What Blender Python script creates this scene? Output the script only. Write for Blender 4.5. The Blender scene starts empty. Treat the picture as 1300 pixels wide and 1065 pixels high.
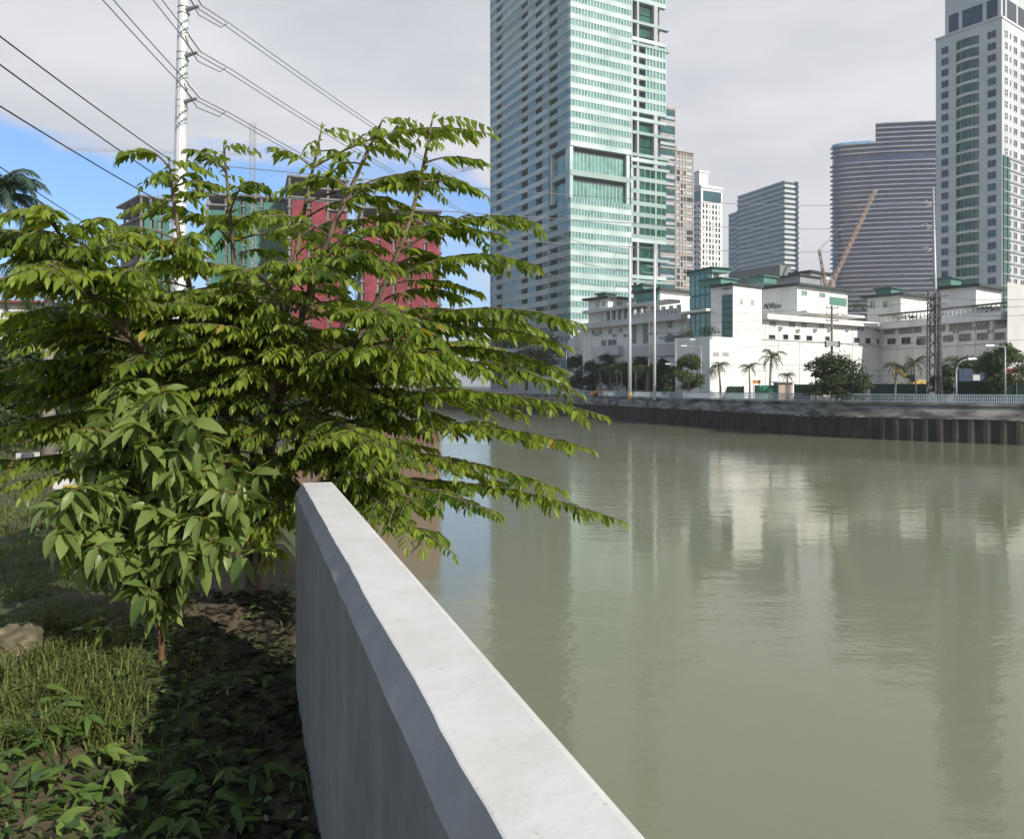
import bpy, math, random
from mathutils import Vector, noise
R = math.radians
rnd = random.Random(11)
scene = bpy.context.scene
COL = scene.collection
# ------------------------------------------------------------------ frame of reference
EYE = 5.5                      # eye height above the river surface (z = 0)
def X(px, d): return (px - 650) / 1000 * d
def H(py, d): return EYE + (490 - py) / 1000 * d
def P(px, py, d): return Vector((X(px, d), d, H(py, d)))
def G(px, d): return (X(px, d), d)

cam = bpy.data.cameras.new('camera'); co = bpy.data.objects.new('camera', cam); COL.objects.link(co)
co.location = (0, 0, EYE); co.rotation_euler = (R(90), 0, 0)
cam.sensor_width = 36; cam.lens = 36 * 1000 / 1300; cam.shift_y = -42.5 / 1300
cam.clip_start = 0.05; cam.clip_end = 20000
scene.camera = co

# ------------------------------------------------------------------ materials
M = {}
def nodes(name):
    m = bpy.data.materials.new(name); m.use_nodes = True; M[name] = m
    nt = m.node_tree; b = nt.nodes['Principled BSDF']
    return m, nt, b
def rgba(c): return (c[0], c[1], c[2], 1)
def mat(name, c1, c2=None, scale=2.0, rough=.8, bump=0, bscale=None, metal=0, detail=6, stretch=(1, 1, 1), lo=.35, hi=.65, spec=None, coat=0):
    m, nt, b = nodes(name)
    b.inputs['Roughness'].default_value = rough; b.inputs['Metallic'].default_value = metal
    if spec is not None: b.inputs['Specular IOR Level'].default_value = spec
    b.inputs['Coat Weight'].default_value = coat
    if c2 is None and not bump:
        b.inputs['Base Color'].default_value = rgba(c1); return m
    tc = nt.nodes.new('ShaderNodeTexCoord'); mp = nt.nodes.new('ShaderNodeMapping')
    mp.inputs['Scale'].default_value = stretch
    nt.links.new(tc.outputs['Object'], mp.inputs['Vector'])
    if c2 is None: c2 = c1
    n = nt.nodes.new('ShaderNodeTexNoise'); n.inputs['Scale'].default_value = scale; n.inputs['Detail'].default_value = detail
    nt.links.new(mp.outputs[0], n.inputs['Vector'])
    r = nt.nodes.new('ShaderNodeValToRGB'); r.color_ramp.elements[0].position = lo; r.color_ramp.elements[1].position = hi
    r.color_ramp.elements[0].color = rgba(c1); r.color_ramp.elements[1].color = rgba(c2)
    nt.links.new(n.outputs['Fac'], r.inputs['Fac']); nt.links.new(r.outputs['Color'], b.inputs['Base Color'])
    if bump:
        n2 = nt.nodes.new('ShaderNodeTexNoise'); n2.inputs['Scale'].default_value = bscale or scale * 6; n2.inputs['Detail'].default_value = 8
        nt.links.new(mp.outputs[0], n2.inputs['Vector'])
        bp = nt.nodes.new('ShaderNodeBump'); bp.inputs['Strength'].default_value = bump; bp.inputs['Distance'].default_value = .02
        nt.links.new(n2.outputs['Fac'], bp.inputs['Height']); nt.links.new(bp.outputs[0], b.inputs['Normal'])
    return m
def glass(name, c1, c2, rough=.08, scale=.45, spec=.9):
    # window glass: dark tinted panes, tint changing from pane to pane (blinds, curtains behind)
    m, nt, b = nodes(name)
    b.inputs['Roughness'].default_value = rough; b.inputs['Specular IOR Level'].default_value = spec
    tc = nt.nodes.new('ShaderNodeTexCoord'); v = nt.nodes.new('ShaderNodeTexVoronoi'); v.inputs['Scale'].default_value = scale
    nt.links.new(tc.outputs['Object'], v.inputs['Vector'])
    mx = nt.nodes.new('ShaderNodeMix'); mx.data_type = 'RGBA'
    sp = nt.nodes.new('ShaderNodeSeparateColor'); nt.links.new(v.outputs['Color'], sp.inputs[0])
    nt.links.new(sp.outputs[0], mx.inputs['Factor'])
    mx.inputs['A'].default_value = rgba(c1); mx.inputs['B'].default_value = rgba(c2)
    nt.links.new(mx.outputs['Result'], b.inputs['Base Color'])
    return m
def leafmat(name, dark, light, trans=.3, rough=.42, sheen=None):
    m, nt, b = nodes(name)
    at = nt.nodes.new('ShaderNodeAttribute'); at.attribute_name = 'tone'
    r = nt.nodes.new('ShaderNodeValToRGB'); r.color_ramp.elements[0].color = rgba(dark); r.color_ramp.elements[1].color = rgba(light)
    nt.links.new(at.outputs['Fac'], r.inputs['Fac']); nt.links.new(r.outputs['Color'], b.inputs['Base Color'])
    b.inputs['Roughness'].default_value = rough; b.inputs['Specular IOR Level'].default_value = .35
    t = nt.nodes.new('ShaderNodeBsdfTranslucent')
    g = nt.nodes.new('ShaderNodeMix'); g.data_type = 'RGBA'; g.blend_type = 'MULTIPLY'; g.inputs['Factor'].default_value = 1
    nt.links.new(r.outputs['Color'], g.inputs['A']); g.inputs['B'].default_value = (1.9, 1.7, .6, 1)
    nt.links.new(g.outputs['Result'], t.inputs['Color'])
    ms = nt.nodes.new('ShaderNodeMixShader'); ms.inputs[0].default_value = trans
    nt.links.new(b.outputs[0], ms.inputs[1]); nt.links.new(t.outputs[0], ms.inputs[2])
    nt.links.new(ms.outputs[0], nt.nodes['Material Output'].inputs['Surface'])
    return m

def concrete(name, c1, c2, streak, speck, dirt):
    # cast concrete: broad mottling, drip streaks, dark specks and pits, a few hairline cracks
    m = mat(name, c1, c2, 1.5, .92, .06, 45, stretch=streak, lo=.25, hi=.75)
    nt = m.node_tree; b = nt.nodes['Principled BSDF']; src = b.inputs['Base Color'].links[0].from_socket
    tc = nt.nodes.new('ShaderNodeTexCoord')
    def layer(src, tex, scale, lo, hi, col, out='Fac', **kw):
        n = nt.nodes.new(tex); n.inputs['Scale'].default_value = scale
        for k, v in kw.items():
            if k == 'feature': n.feature = v
            else: n.inputs[k].default_value = v
        nt.links.new(tc.outputs['Object'], n.inputs['Vector'])
        r = nt.nodes.new('ShaderNodeValToRGB'); r.color_ramp.elements[0].position = lo; r.color_ramp.elements[1].position = hi
        r.color_ramp.elements[0].color = rgba(col); r.color_ramp.elements[1].color = (1, 1, 1, 1)
        nt.links.new(n.outputs[out], r.inputs['Fac'])
        mx = nt.nodes.new('ShaderNodeMix'); mx.data_type = 'RGBA'; mx.blend_type = 'MULTIPLY'; mx.inputs['Factor'].default_value = 1
        nt.links.new(src, mx.inputs['A']); nt.links.new(r.outputs['Color'], mx.inputs['B']); return mx.outputs['Result']
    s = layer(src, 'ShaderNodeTexNoise', 5.5, .30, .62, dirt, Detail=8, Roughness=.65)
    s = layer(s, 'ShaderNodeTexNoise', 48, .24, .34, speck, Detail=4)
    nt.links.new(s, b.inputs['Base Color'])
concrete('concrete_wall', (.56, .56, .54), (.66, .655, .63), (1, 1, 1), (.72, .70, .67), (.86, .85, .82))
concrete('wall_edge_half_shade', (.30, .298, .288), (.40, .395, .38), (1.5, 1.5, 1), (.78, .77, .75), (.82, .81, .79))  # bevel: same concrete as the top, half shade put into its colour
concrete('wall_face_shaded', (.19, .187, .178), (.28, .275, .26), (2.6, 2.6, .3), (.75, .74, .72), (.78, .77, .74))  # inner face: same concrete, its shade put into the darker colour
mat('bank_concrete', (.06, .056, .05), (.30, .29, .265), .9, .95, .6, 5, stretch=(.5, .5, 1.6), lo=.35, hi=.65)
mat('sheet_pile', (.022, .020, .017), (.055, .050, .043), .7, .9, .4, 6, stretch=(1, 1, .6))
mat('cap_dark', (.05, .048, .045), (.11, .105, .1), .8, .9)
mat('rail_paint', (.33, .40, .44), (.42, .49, .53), 1, .5)
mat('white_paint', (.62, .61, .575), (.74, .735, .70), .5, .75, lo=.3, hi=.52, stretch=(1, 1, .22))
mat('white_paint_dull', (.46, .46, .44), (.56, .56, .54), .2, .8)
mat('grey_paint', (.20, .205, .21), (.27, .275, .28), .12, .8)
mat('grey_panel', (.16, .165, .165), (.21, .21, .21), .1, .8)
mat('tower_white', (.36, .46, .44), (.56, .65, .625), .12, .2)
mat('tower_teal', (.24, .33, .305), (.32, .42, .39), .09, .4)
mat('hotel_paint', (.45, .485, .495), (.53, .565, .575), .12, .7)
glass('office_glass', (.03, .07, .068), (.075, .14, .13))
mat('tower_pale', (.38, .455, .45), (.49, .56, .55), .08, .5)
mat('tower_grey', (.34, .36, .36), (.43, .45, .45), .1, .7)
mat('tower_core', (.045, .06, .06), (.07, .085, .085), .3, .7)
mat('teal_panel', (.075, .19, .155), (.115, .25, .205), .15, .45)
mat('teal_roof', (.045, .12, .10), (.065, .15, .125), .3, .6)
mat('roof_dark', (.03, .045, .04), (.05, .065, .06), .4, .7)
glass('teal_glass', (.07, .19, .165), (.16, .34, .295))
glass('tower_glass', (.06, .15, .15), (.14, .27, .26))
glass('blue_glass', (.012, .05, .06), (.03, .11, .12))
glass('green_glass', (.012, .05, .035), (.03, .13, .09), scale=.6)
glass('dark_glass', (.01, .014, .02), (.04, .045, .055), scale=.3)
glass('navy_glass', (.012, .016, .04), (.03, .038, .085), scale=.25)
mat('beige_frame', (.36, .325, .295), (.46, .42, .38), .2, .8)
mat('slab_white', (.20, .21, .25), (.28, .29, .32), .1, .7)
mat('raw_concrete', (.13, .12, .11), (.22, .205, .19), .15, .9)
mat('red_netting', (.14, .014, .020), (.25, .03, .042), .3, .8)
mat('green_netting', (.03, .12, .09), (.06, .2, .15), .2, .8)
mat('steel_white', (.55, .56, .57), (.66, .67, .68), .5, .45, metal=.15)
mat('steel_grey', (.30, .31, .32), (.38, .39, .40), .6, .5, metal=.3)
mat('steel_dark', (.06, .06, .062), (.10, .10, .10), .6, .6, metal=.3)
mat('wood_pole', (.16, .13, .10), (.25, .21, .17), 1, .9)
mat('yellow_paint', (.45, .31, .06), (.52, .37, .09), 1, .5)
mat('orange_paint', (.55, .22, .04), None, 1, .5)
mat('cable_black', (.02, .02, .022), None, rough=.6)
mat('cable_grey', (.16, .17, .18), None, rough=.5)
mat('insulator', (.42, .42, .42), None, rough=.3)
mat('crane_orange', (.25, .155, .095), None, rough=.6)
mat('crane_grey', (.38, .38, .38), None, rough=.6)
mat('bark', (.085, .062, .042), (.19, .145, .10), 9, .9, .5, 30, stretch=(1, 1, .4))
mat('bark_red', (.10, .042, .022), (.21, .095, .05), 10, .8, .4, 40)
mat('palm_trunk', (.16, .145, .125), (.28, .26, .23), 4, .9, .4, 12, stretch=(.4, .4, 3))
leafmat('tree_leaf', (.042, .09, .013), (.27, .35, .055), .48, .36)
leafmat('old_leaf', (.22, .17, .03), (.34, .26, .05), .3, .5)
leafmat('creeper_leaf', (.03, .065, .018), (.13, .18, .05), .25, .5)
leafmat('sapling_leaf', (.085, .14, .036), (.26, .33, .095), .36, .40)
leafmat('weed_leaf', (.05, .105, .025), (.17, .245, .055), .3)
leafmat('grass_leaf', (.05, .078, .016), (.18, .20, .055), .3, .6)
leafmat('litter_leaf', (.010, .009, .006), (.055, .045, .026), .1, .8)
leafmat('far_leaf', (.016, .034, .010), (.055, .085, .022), .15, .6)
leafmat('far_leaf_light', (.03, .06, .013), (.095, .13, .03), .2, .6)
leafmat('palm_leaf', (.022, .046, .014), (.085, .115, .035), .2, .5)
leafmat('palm_blue', (.030, .060, .045), (.075, .12, .085), .2, .5)
mat('stone', (.07, .065, .035), (.24, .20, .13), 9, .9, .6, 14)
mat('fence_green', (.016, .05, .036), (.026, .072, .052), .4, .8)
mat('container_green', (.03, .22, .13), None, rough=.6)
mat('beige_wall', (.45, .38, .29), None, rough=.8)
mat('sign_orange', (.75, .28, .04), (.70, .16, .03), 1.5, .5)
mat('car_white', (.7, .7, .7), None, rough=.3, coat=.5)
mat('blue_paint', (.03, .22, .50), None, rough=.5)
mat('navy_paint', (.012, .03, .07), (.02, .05, .11), .5, .5)
mat('red_paint', (.25, .03, .025), None, rough=.6)
mat('tyre', (.015, .015, .015), None, rough=.8)

# ------------------------------------------------------------------ mesh collecting
ORG = {}
class MB:
    def __init__(s): s.v = []; s.f = []; s.mi = []; s.mats = []; s.tone = []
    def m(s, name):
        if name not in s.mats: s.mats.append(name)
        return s.mats.index(name)
    def face(s, idx, mt, tone=0.5): s.f.append(idx); s.mi.append(s.m(mt)); s.tone.append(tone)
    def quad(s, a, b, c, d, mt, tone=.5):
        i = len(s.v); s.v += [tuple(a), tuple(b), tuple(c), tuple(d)]; s.face((i, i + 1, i + 2, i + 3), mt, tone)
    def hexa(s, pts, mt):       # 8 points: bottom loop 0-3, top loop 4-7
        i = len(s.v); s.v += [tuple(p) for p in pts]
        for f in ((3, 2, 1, 0), (4, 5, 6, 7), (0, 1, 5, 4), (1, 2, 6, 5), (2, 3, 7, 6), (3, 0, 4, 7)):
            s.face(tuple(i + k for k in f), mt)
    def box(s, cx, cy, z0, z1, sx, sy, mt, rot=0, top=1.0):
        c, n = math.cos(rot), math.sin(rot); pts = []
        for z, k in ((z0, 1), (z1, top)):
            for dx, dy in ((-sx / 2, -sy / 2), (sx / 2, -sy / 2), (sx / 2, sy / 2), (-sx / 2, sy / 2)):
                dx *= k; dy *= k
                pts.append((cx + dx * c - dy * n, cy + dx * n + dy * c, z))
        s.hexa(pts, mt)
    def prism(s, plan, z0, z1, mt, top_mt=None):
        a = sum(plan[k][0] * plan[(k + 1) % len(plan)][1] - plan[(k + 1) % len(plan)][0] * plan[k][1] for k in range(len(plan)))
        if a < 0: plan = plan[::-1]
        n = len(plan); i = len(s.v)
        s.v += [(p[0], p[1], z0) for p in plan] + [(p[0], p[1], z1) for p in plan]
        for k in range(n): s.face((i + k, i + (k + 1) % n, i + n + (k + 1) % n, i + n + k), mt)
        s.face(tuple(i + n + k for k in range(n)), top_mt or mt); s.face(tuple(i + k for k in reversed(range(n))), mt)
    def tube(s, pts, r, mt, n=8, cap=True, tone=.5):
        pts = [Vector(p) for p in pts]; N = len(pts)
        rr = r if isinstance(r, (list, tuple)) else [r] * N
        base = len(s.v); ref = None
        for k in range(N):
            t = (pts[min(k + 1, N - 1)] - pts[max(k - 1, 0)])
            t = t.normalized() if t.length > 1e-9 else Vector((0, 0, 1))
            if ref is None: ref = t.orthogonal().normalized()
            a = ref - t * ref.dot(t)
            a = a.normalized() if a.length > 1e-6 else t.orthogonal().normalized()
            ref = a; b = t.cross(a)
            for j in range(n):
                w = 2 * math.pi * j / n
                s.v.append(tuple(pts[k] + (a * math.cos(w) + b * math.sin(w)) * rr[k]))
        for k in range(N - 1):
            for j in range(n):
                s.face((base + k * n + j, base + k * n + (j + 1) % n, base + (k + 1) * n + (j + 1) % n, base + (k + 1) * n + j), mt, tone)
        if cap:
            s.face(tuple(base + j for j in reversed(range(n))), mt, tone)
            s.face(tuple(base + (N - 1) * n + j for j in range(n)), mt, tone)
    def bar(s, a, b, w, mt): s.tube([a, b], w, mt, 4)
    def leaf(s, b, d, nrm, L, W, bend, fold, mt, tone, obov=False):
        d = d.normalized(); nrm = (nrm - d * nrm.dot(d))
        nrm = nrm.normalized() if nrm.length > 1e-5 else d.orthogonal().normalized()
        sd = d.cross(nrm); i = len(s.v)
        prof = ((.3, .78), (.55, 1.0), (.8, .62)) if obov else ((.22, .86), (.5, .95), (.78, .5))
        s.v.append(tuple(b))
        for t, w in prof:
            c = b + d * (L * t) - nrm * (bend * L * t * t); e = nrm * (fold * W * w)
            s.v.append(tuple(c + sd * (W * .5 * w) + e)); s.v.append(tuple(c)); s.v.append(tuple(c - sd * (W * .5 * w) + e))
        s.v.append(tuple(b + d * L - nrm * (bend * L)))
        for f in ((0, 1, 2), (0, 2, 3), (1, 4, 5, 2), (2, 5, 6, 3), (4, 7, 8, 5), (5, 8, 9, 6), (7, 10, 8), (8, 10, 9)):
            s.face(tuple(i + k for k in f), mt, tone)
    def build(s, name, parent=None, smooth=False, label=None, cat=None, group=None, kind=None, org=None):
        o3 = ORG[parent.name] if parent else Vector(org or (0, 0, 0))
        me = bpy.data.meshes.new(name)
        me.from_pydata([(v[0] - o3.x, v[1] - o3.y, v[2] - o3.z) for v in s.v], [], s.f)
        for mt in s.mats: me.materials.append(M[mt])
        me.polygons.foreach_set('material_index', s.mi)
        if smooth: me.polygons.foreach_set('use_smooth', [True] * len(s.f))
        if min(s.tone or [.5]) != max(s.tone or [.5]):
            at = me.attributes.new('tone', 'FLOAT', 'FACE'); at.data.foreach_set('value', s.tone)
        me.update()
        o = bpy.data.objects.new(name, me); COL.objects.link(o)
        if parent: o.parent = parent
        else: o.location = o3
        ORG[o.name] = o3
        tag(o, label, cat, group, kind)
        return o
def tag(o, label=None, cat=None, group=None, kind=None):
    for k, v in (('label', label), ('category', cat), ('group', group), ('kind', kind)):
        if v: o[k] = v
    return o
def thing(name, label, cat, loc, group=None):
    o = bpy.data.objects.new(name, None); COL.objects.link(o); o.location = loc
    ORG[o.name] = Vector(loc); o.empty_display_size = .3
    return tag(o, label, cat, group)
def dup(root, loc, rz=0, sc=1.0, label=None):
    r = root.copy(); COL.objects.link(r); r.location = loc; r.rotation_euler = (0, 0, rz); r.scale = (sc, sc, sc)
    ORG[r.name] = Vector(loc)
    if label: r['label'] = label
    for ch in list(root.children):
        c = ch.copy(); COL.objects.link(c); c.parent = r
        for g in list(ch.children):
            d = g.copy(); COL.objects.link(d); d.parent = c
    return r
class Fa:
    """a facade: from plan point p0 towards p1; u along it, d outwards (to the viewer's side)"""
    def __init__(s, p0, p1):
        s.p = Vector((p0[0], p0[1])); e = Vector((p1[0], p1[1])) - s.p
        s.L = e.length; s.u = e.normalized(); n = Vector((s.u.y, -s.u.x))
        if n.dot(s.p + e * .5) > 0: n = -n
        s.n = n
    def pt(s, u, d, z):
        q = s.p + s.u * u + s.n * d
        return (q.x, q.y, z)
    def at(s, px):
        k = (px - 650) / 1000
        return (k * s.p.y - s.p.x) / (s.u.x - k * s.u.y)
    def depth(s, px): return s.p.y + s.u.y * s.at(px)
    def zat(s, px, py): return H(py, s.depth(px))
    def box(s, mb, u0, u1, z0, z1, d0, d1, mt):
        a = [(u0, d0), (u1, d0), (u1, d1), (u0, d1)]
        mb.hexa([s.pt(u, d, z0) for u, d in a] + [s.pt(u, d, z1) for u, d in a], mt)
    def pane(s, mb, u0, u1, z0, z1, d, mt):
        mb.quad(s.pt(u0, d, z0), s.pt(u1, d, z0), s.pt(u1, d, z1), s.pt(u0, d, z1), mt)
    def win(s, mb, u0, u1, z0, z1, gl='dark_glass', fr='white_paint', cols=2, rows=1, t=.09, d=.02):
        """a window: pane with frame and glazing bars, standing slightly proud of its wall"""
        s.box(mb, u0, u1, z0, z1, -.25, d, gl)
        for k in range(cols + 1):
            c = u0 + (u1 - u0) * k / cols; s.box(mb, c - t / 2, c + t / 2, z0, z1, d - .01, d + .07, fr)
        for k in range(rows + 1):
            c = z0 + (z1 - z0) * k / rows; s.box(mb, u0 + t, u1 - t, c - t / 2, c + t / 2, d - .02, d + .06, fr)
HAZE = .00034
# ------------------------------------------------------------------ daylight
SUNV = Vector((.68, -.73, 0)).normalized() * math.cos(R(32)) + Vector((0, 0, math.sin(R(32))))
sl = bpy.data.lights.new('sun', 'SUN'); sl.energy = 5.0; sl.angle = R(.5); sl.color = (1, .945, .86)
so = bpy.data.objects.new('sun', sl); COL.objects.link(so); so.rotation_euler = SUNV.to_track_quat('Z', 'Y').to_euler()
world = bpy.data.worlds.new('World'); scene.world = world; world.use_nodes = True
nt = world.node_tree; bg = nt.nodes['Background']; bg.inputs['Strength'].default_value = .1
def L_(a, b_): return nt.links.new(a, b_)
def nd(t, **kw):
    n = nt.nodes.new(t)
    for k, v in kw.items(): setattr(n, k, v)
    return n
def mth(op, a, b=None, c=None, clamp=False):
    n = nd('ShaderNodeMath', operation=op, use_clamp=clamp)
    for i, v in enumerate((a, b, c)):
        if v is None: continue
        if isinstance(v, (int, float)): n.inputs[i].default_value = v
        else: L_(v, n.inputs[i])
    return n.outputs[0]
sky = nd('ShaderNodeTexSky', sky_type='NISHITA'); sky.sun_disc = False
sky.sun_elevation = R(32); sky.sun_rotation = math.atan2(SUNV.x, SUNV.y); sky.air_density = 1.0; sky.dust_density = .4; sky.ozone_density = 2.0
tc = nd('ShaderNodeTexCoord'); sx = nd('ShaderNodeSeparateXYZ'); L_(tc.outputs['Generated'], sx.inputs[0])
hyp = mth('SQRT', mth('ADD', mth('MULTIPLY', sx.outputs[0], sx.outputs[0]), mth('MULTIPLY', sx.outputs[1], sx.outputs[1])))
tanel = mth('DIVIDE', sx.outputs[2], mth('MAXIMUM', hyp, .001))
az = mth('ARCTAN2', sx.outputs[0], sx.outputs[1])
mp = nd('ShaderNodeMapping'); mp.inputs['Scale'].default_value = (2.2, 2.2, 7.0); L_(tc.outputs['Generated'], mp.inputs['Vector'])
n1 = nd('ShaderNodeTexNoise'); n1.inputs['Scale'].default_value = 1.5; n1.inputs['Detail'].default_value = 8; n1.inputs['Roughness'].default_value = .55; L_(mp.outputs[0], n1.inputs['Vector'])
n2 = nd('ShaderNodeTexNoise'); n2.inputs['Scale'].default_value = .75; n2.inputs['Detail'].default_value = 5; L_(mp.outputs[0], n2.inputs['Vector'])
edge = mth('SUBTRACT', .255, mth('MULTIPLY', az, .105))
edge = mth('ADD', edge, mth('MULTIPLY', mth('DIVIDE', mth('SUBTRACT', mth('MULTIPLY', az, -1), .8), .5, clamp=True), .12))   # clear over the land to the west
edge = mth('ADD', edge, mth('MULTIPLY', mth('SUBTRACT', n1.outputs['Fac'], .5), .26))
gap = mth('DIVIDE', mth('SUBTRACT', edge, tanel), .032, clamp=True)              # a clear gap in the overcast, low and to the north-west
gap = mth('MULTIPLY', gap, mth('DIVIDE', mth('SUBTRACT', .14, az), .14, clamp=True))
gap = mth('MULTIPLY', gap, mth('DIVIDE', mth('ADD', az, 2.4), .5, clamp=True))
wisp = mth('DIVIDE', mth('SUBTRACT', n1.outputs['Fac'], .56), .22, clamp=True)
lowc = mth('DIVIDE', mth('SUBTRACT', .13, tanel), .13, clamp=True)
gap = mth('MULTIPLY', gap, mth('SUBTRACT', 1.0, mth('MULTIPLY', wisp, .6)))
gap = mth('MULTIPLY', gap, mth('SUBTRACT', 1.0, mth('MULTIPLY', lowc, .45)))
high = mth('MULTIPLY', mth('DIVIDE', mth('SUBTRACT', mth('ADD', tanel, mth('MULTIPLY', mth('SUBTRACT', n1.outputs['Fac'], .5), .8)), .70), .35, clamp=True), .92)   # broken cloud overhead: clear sky lets the sun through
back = mth('MULTIPLY', mth('DIVIDE', mth('SUBTRACT', -.15, sx.outputs[1]), .3, clamp=True), mth('DIVIDE', mth('SUBTRACT', mth('ADD', n1.outputs['Fac'], .02), .5), .1, clamp=True))
cr = nd('ShaderNodeValToRGB'); e = cr.color_ramp.elements
e[0].position = .38; e[0].color = (.545, .56, .61, 1); e[1].position = .62; e[1].color = (.74, .75, .785, 1)
L_(mth('ADD', mth('MULTIPLY', n2.outputs['Fac'], .75), mth('MULTIPLY', n1.outputs['Fac'], .25)), cr.inputs['Fac'])
cs = nd('ShaderNodeVectorMath', operation='SCALE'); L_(cr.outputs['Color'], cs.inputs[0]); cs.inputs['Scale'].default_value = 9.8
bl = nd('ShaderNodeMix', data_type='RGBA', blend_type='MULTIPLY'); bl.inputs['Factor'].default_value = 1
L_(sky.outputs['Color'], bl.inputs['A']); bl.inputs['B'].default_value = (.92, 1.27, 1.68, 1)
mix0 = nd('ShaderNodeMix', data_type='RGBA'); L_(gap, mix0.inputs['Factor']); L_(cs.outputs[0], mix0.inputs['A']); L_(bl.outputs['Result'], mix0.inputs['B'])
mix = nd('ShaderNodeMix', data_type='RGBA'); L_(mth('MAXIMUM', high, back), mix.inputs['Factor']); L_(mix0.outputs['Result'], mix.inputs['A']); L_(sky.outputs['Color'], mix.inputs['B'])
L_(mix.outputs['Result'], bg.inputs['Color'])
scene.view_settings.view_transform = 'Standard'; scene.view_settings.look = 'None'; scene.view_settings.gamma = 1; scene.view_settings.exposure = .22

# ------------------------------------------------------------------ the river
m, nt, b = nodes('river_water')
b.inputs['Roughness'].default_value = .07; b.inputs['IOR'].default_value = 1.33
tc = nd('ShaderNodeTexCoord')
def wnoise(scale, stretch, detail, rot=0):
    mp = nd('ShaderNodeMapping'); mp.inputs['Scale'].default_value = stretch; mp.inputs['Rotation'].default_value = (0, 0, rot)
    L_(tc.outputs['Object'], mp.inputs['Vector'])
    n = nd('ShaderNodeTexNoise'); n.inputs['Scale'].default_value = scale; n.inputs['Detail'].default_value = detail
    L_(mp.outputs[0], n.inputs['Vector']); return n.outputs['Fac']
a1 = wnoise(.9, (.7, 1.3, 1), 5, R(15)); a2 = wnoise(.055, (.6, 1.2, 1), 4, R(-20)); a3 = wnoise(4.5, (.8, 1.2, 1), 3)
patch = mth('DIVIDE', mth('SUBTRACT', a2, .42), .2, clamp=True)
a4 = wnoise(.32, (.5, 1.4, 1), 3, R(30)); a5 = wnoise(13, (.8, 1.2, 1), 2)
hgt = mth('ADD', mth('ADD', mth('MULTIPLY', a1, .95), mth('MULTIPLY', a4, .8)), mth('ADD', mth('MULTIPLY', a3, mth('ADD', mth('MULTIPLY', patch, .34), .10)), mth('MULTIPLY', a5, mth('MULTIPLY', patch, .06))))
bp = nd('ShaderNodeBump'); bp.inputs['Distance'].default_value = .05
L_(hgt, bp.inputs['Height']); L_(mth('ADD', mth('MULTIPLY', patch, .34), .17), bp.inputs['Strength'])
L_(bp.outputs[0], b.inputs['Normal'])
rmp = nd('ShaderNodeValToRGB'); rmp.color_ramp.elements[0].color = (.172, .182, .112, 1); rmp.color_ramp.elements[1].color = (.222, .232, .152, 1)
L_(a2, rmp.inputs['Fac']); L_(rmp.outputs['Color'], b.inputs['Base Color'])
# the hazy city air
hm, nt, b = nodes('air'); nt.nodes.remove(b); pv = nt.nodes.new('ShaderNodeVolumePrincipled'); pv.inputs['Color'].default_value = (.93, .95, .97, 1); pv.inputs['Density'].default_value = HAZE; pv.inputs['Anisotropy'].default_value = .2
nt.links.new(pv.outputs[0], nt.nodes['Material Output'].inputs['Volume'])
hz = MB(); hz.box(0, 3000, -3, 215, 17000, 14000, 'air'); hz.build('haze', kind='stuff')
w = MB(); w.quad((-7000, -3000, 0), (7000, -3000, 0), (7000, 8000, 0), (-7000, 8000, 0), 'river_water'); w.build('river', kind='structure')

# ------------------------------------------------------------------ far bank line
BK = [(-300, 300), (-160, 262), (-90, 240), (-40, 212), (-8, 182), (11.7, 145), (20, 120), (26, 104), (31, 91), (36.6, 82), (47.7, 73), (62, 64), (90, 50), (150, 32)]
def catmull(pts, step):
    out = []
    for k in range(len(pts) - 1):
        p = [Vector(pts[max(0, min(len(pts) - 1, k + j))] ) for j in (-1, 0, 1, 2)]
        n = max(2, int((p[2] - p[1]).length / step))
        for i in range(n):
            t = i / n
            out.append(.5 * ((2 * p[1]) + (p[2] - p[0]) * t + (2 * p[0] - 5 * p[1] + 4 * p[2] - p[3]) * t * t + (3 * p[1] - p[0] - 3 * p[2] + p[3]) * t ** 3))
    out.append(Vector(pts[-1])); return out
def evenly(poly, step):
    out = [poly[0].copy()]; acc = 0
    for a, c in zip(poly, poly[1:]):
        l = (c - a).length; s = step - acc
        while s <= l: out.append(a + (c - a) * (s / l)); s += step
        acc = (acc + l) % step if l + acc >= step else acc + l
    return out
BANK = [Vector(p) for p in catmull([Vector(q) for q in BK], .5)]
def nrm2(poly, k):
    t = (poly[min(k + 1, len(poly) - 1)] - poly[max(k - 1, 0)]).normalized(); return Vector((t.y, -t.x)) * -1   # away from the river
def bank_d(px):
    k = (px - 650) / 1000
    for a, c in zip(BANK, BANK[1:]):
        if a.y > 1 and c.y > 1 and (a.x / a.y - k) * (c.x / c.y - k) <= 0: return (a.y + c.y) / 2
    return 100
ROAD = 3.6
def strip(poly, profile, mb):
    """sweep a (distance inland, height, material) profile along a plan line"""
    n = len(profile); i = len(mb.v)
    for k, p in enumerate(poly):
        nn = nrm2(poly, k)
        for (d, z, mt) in profile: mb.v.append((p.x + nn.x * d, p.y + nn.y * d, z))
    for k in range(len(poly) - 1):
        for j in range(n - 1):
            a = i + k * n + j; mb.face((a, a + n, a + n + 1, a + 1), profile[j + 1][2])
pl = evenly(BANK, .33)
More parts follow.
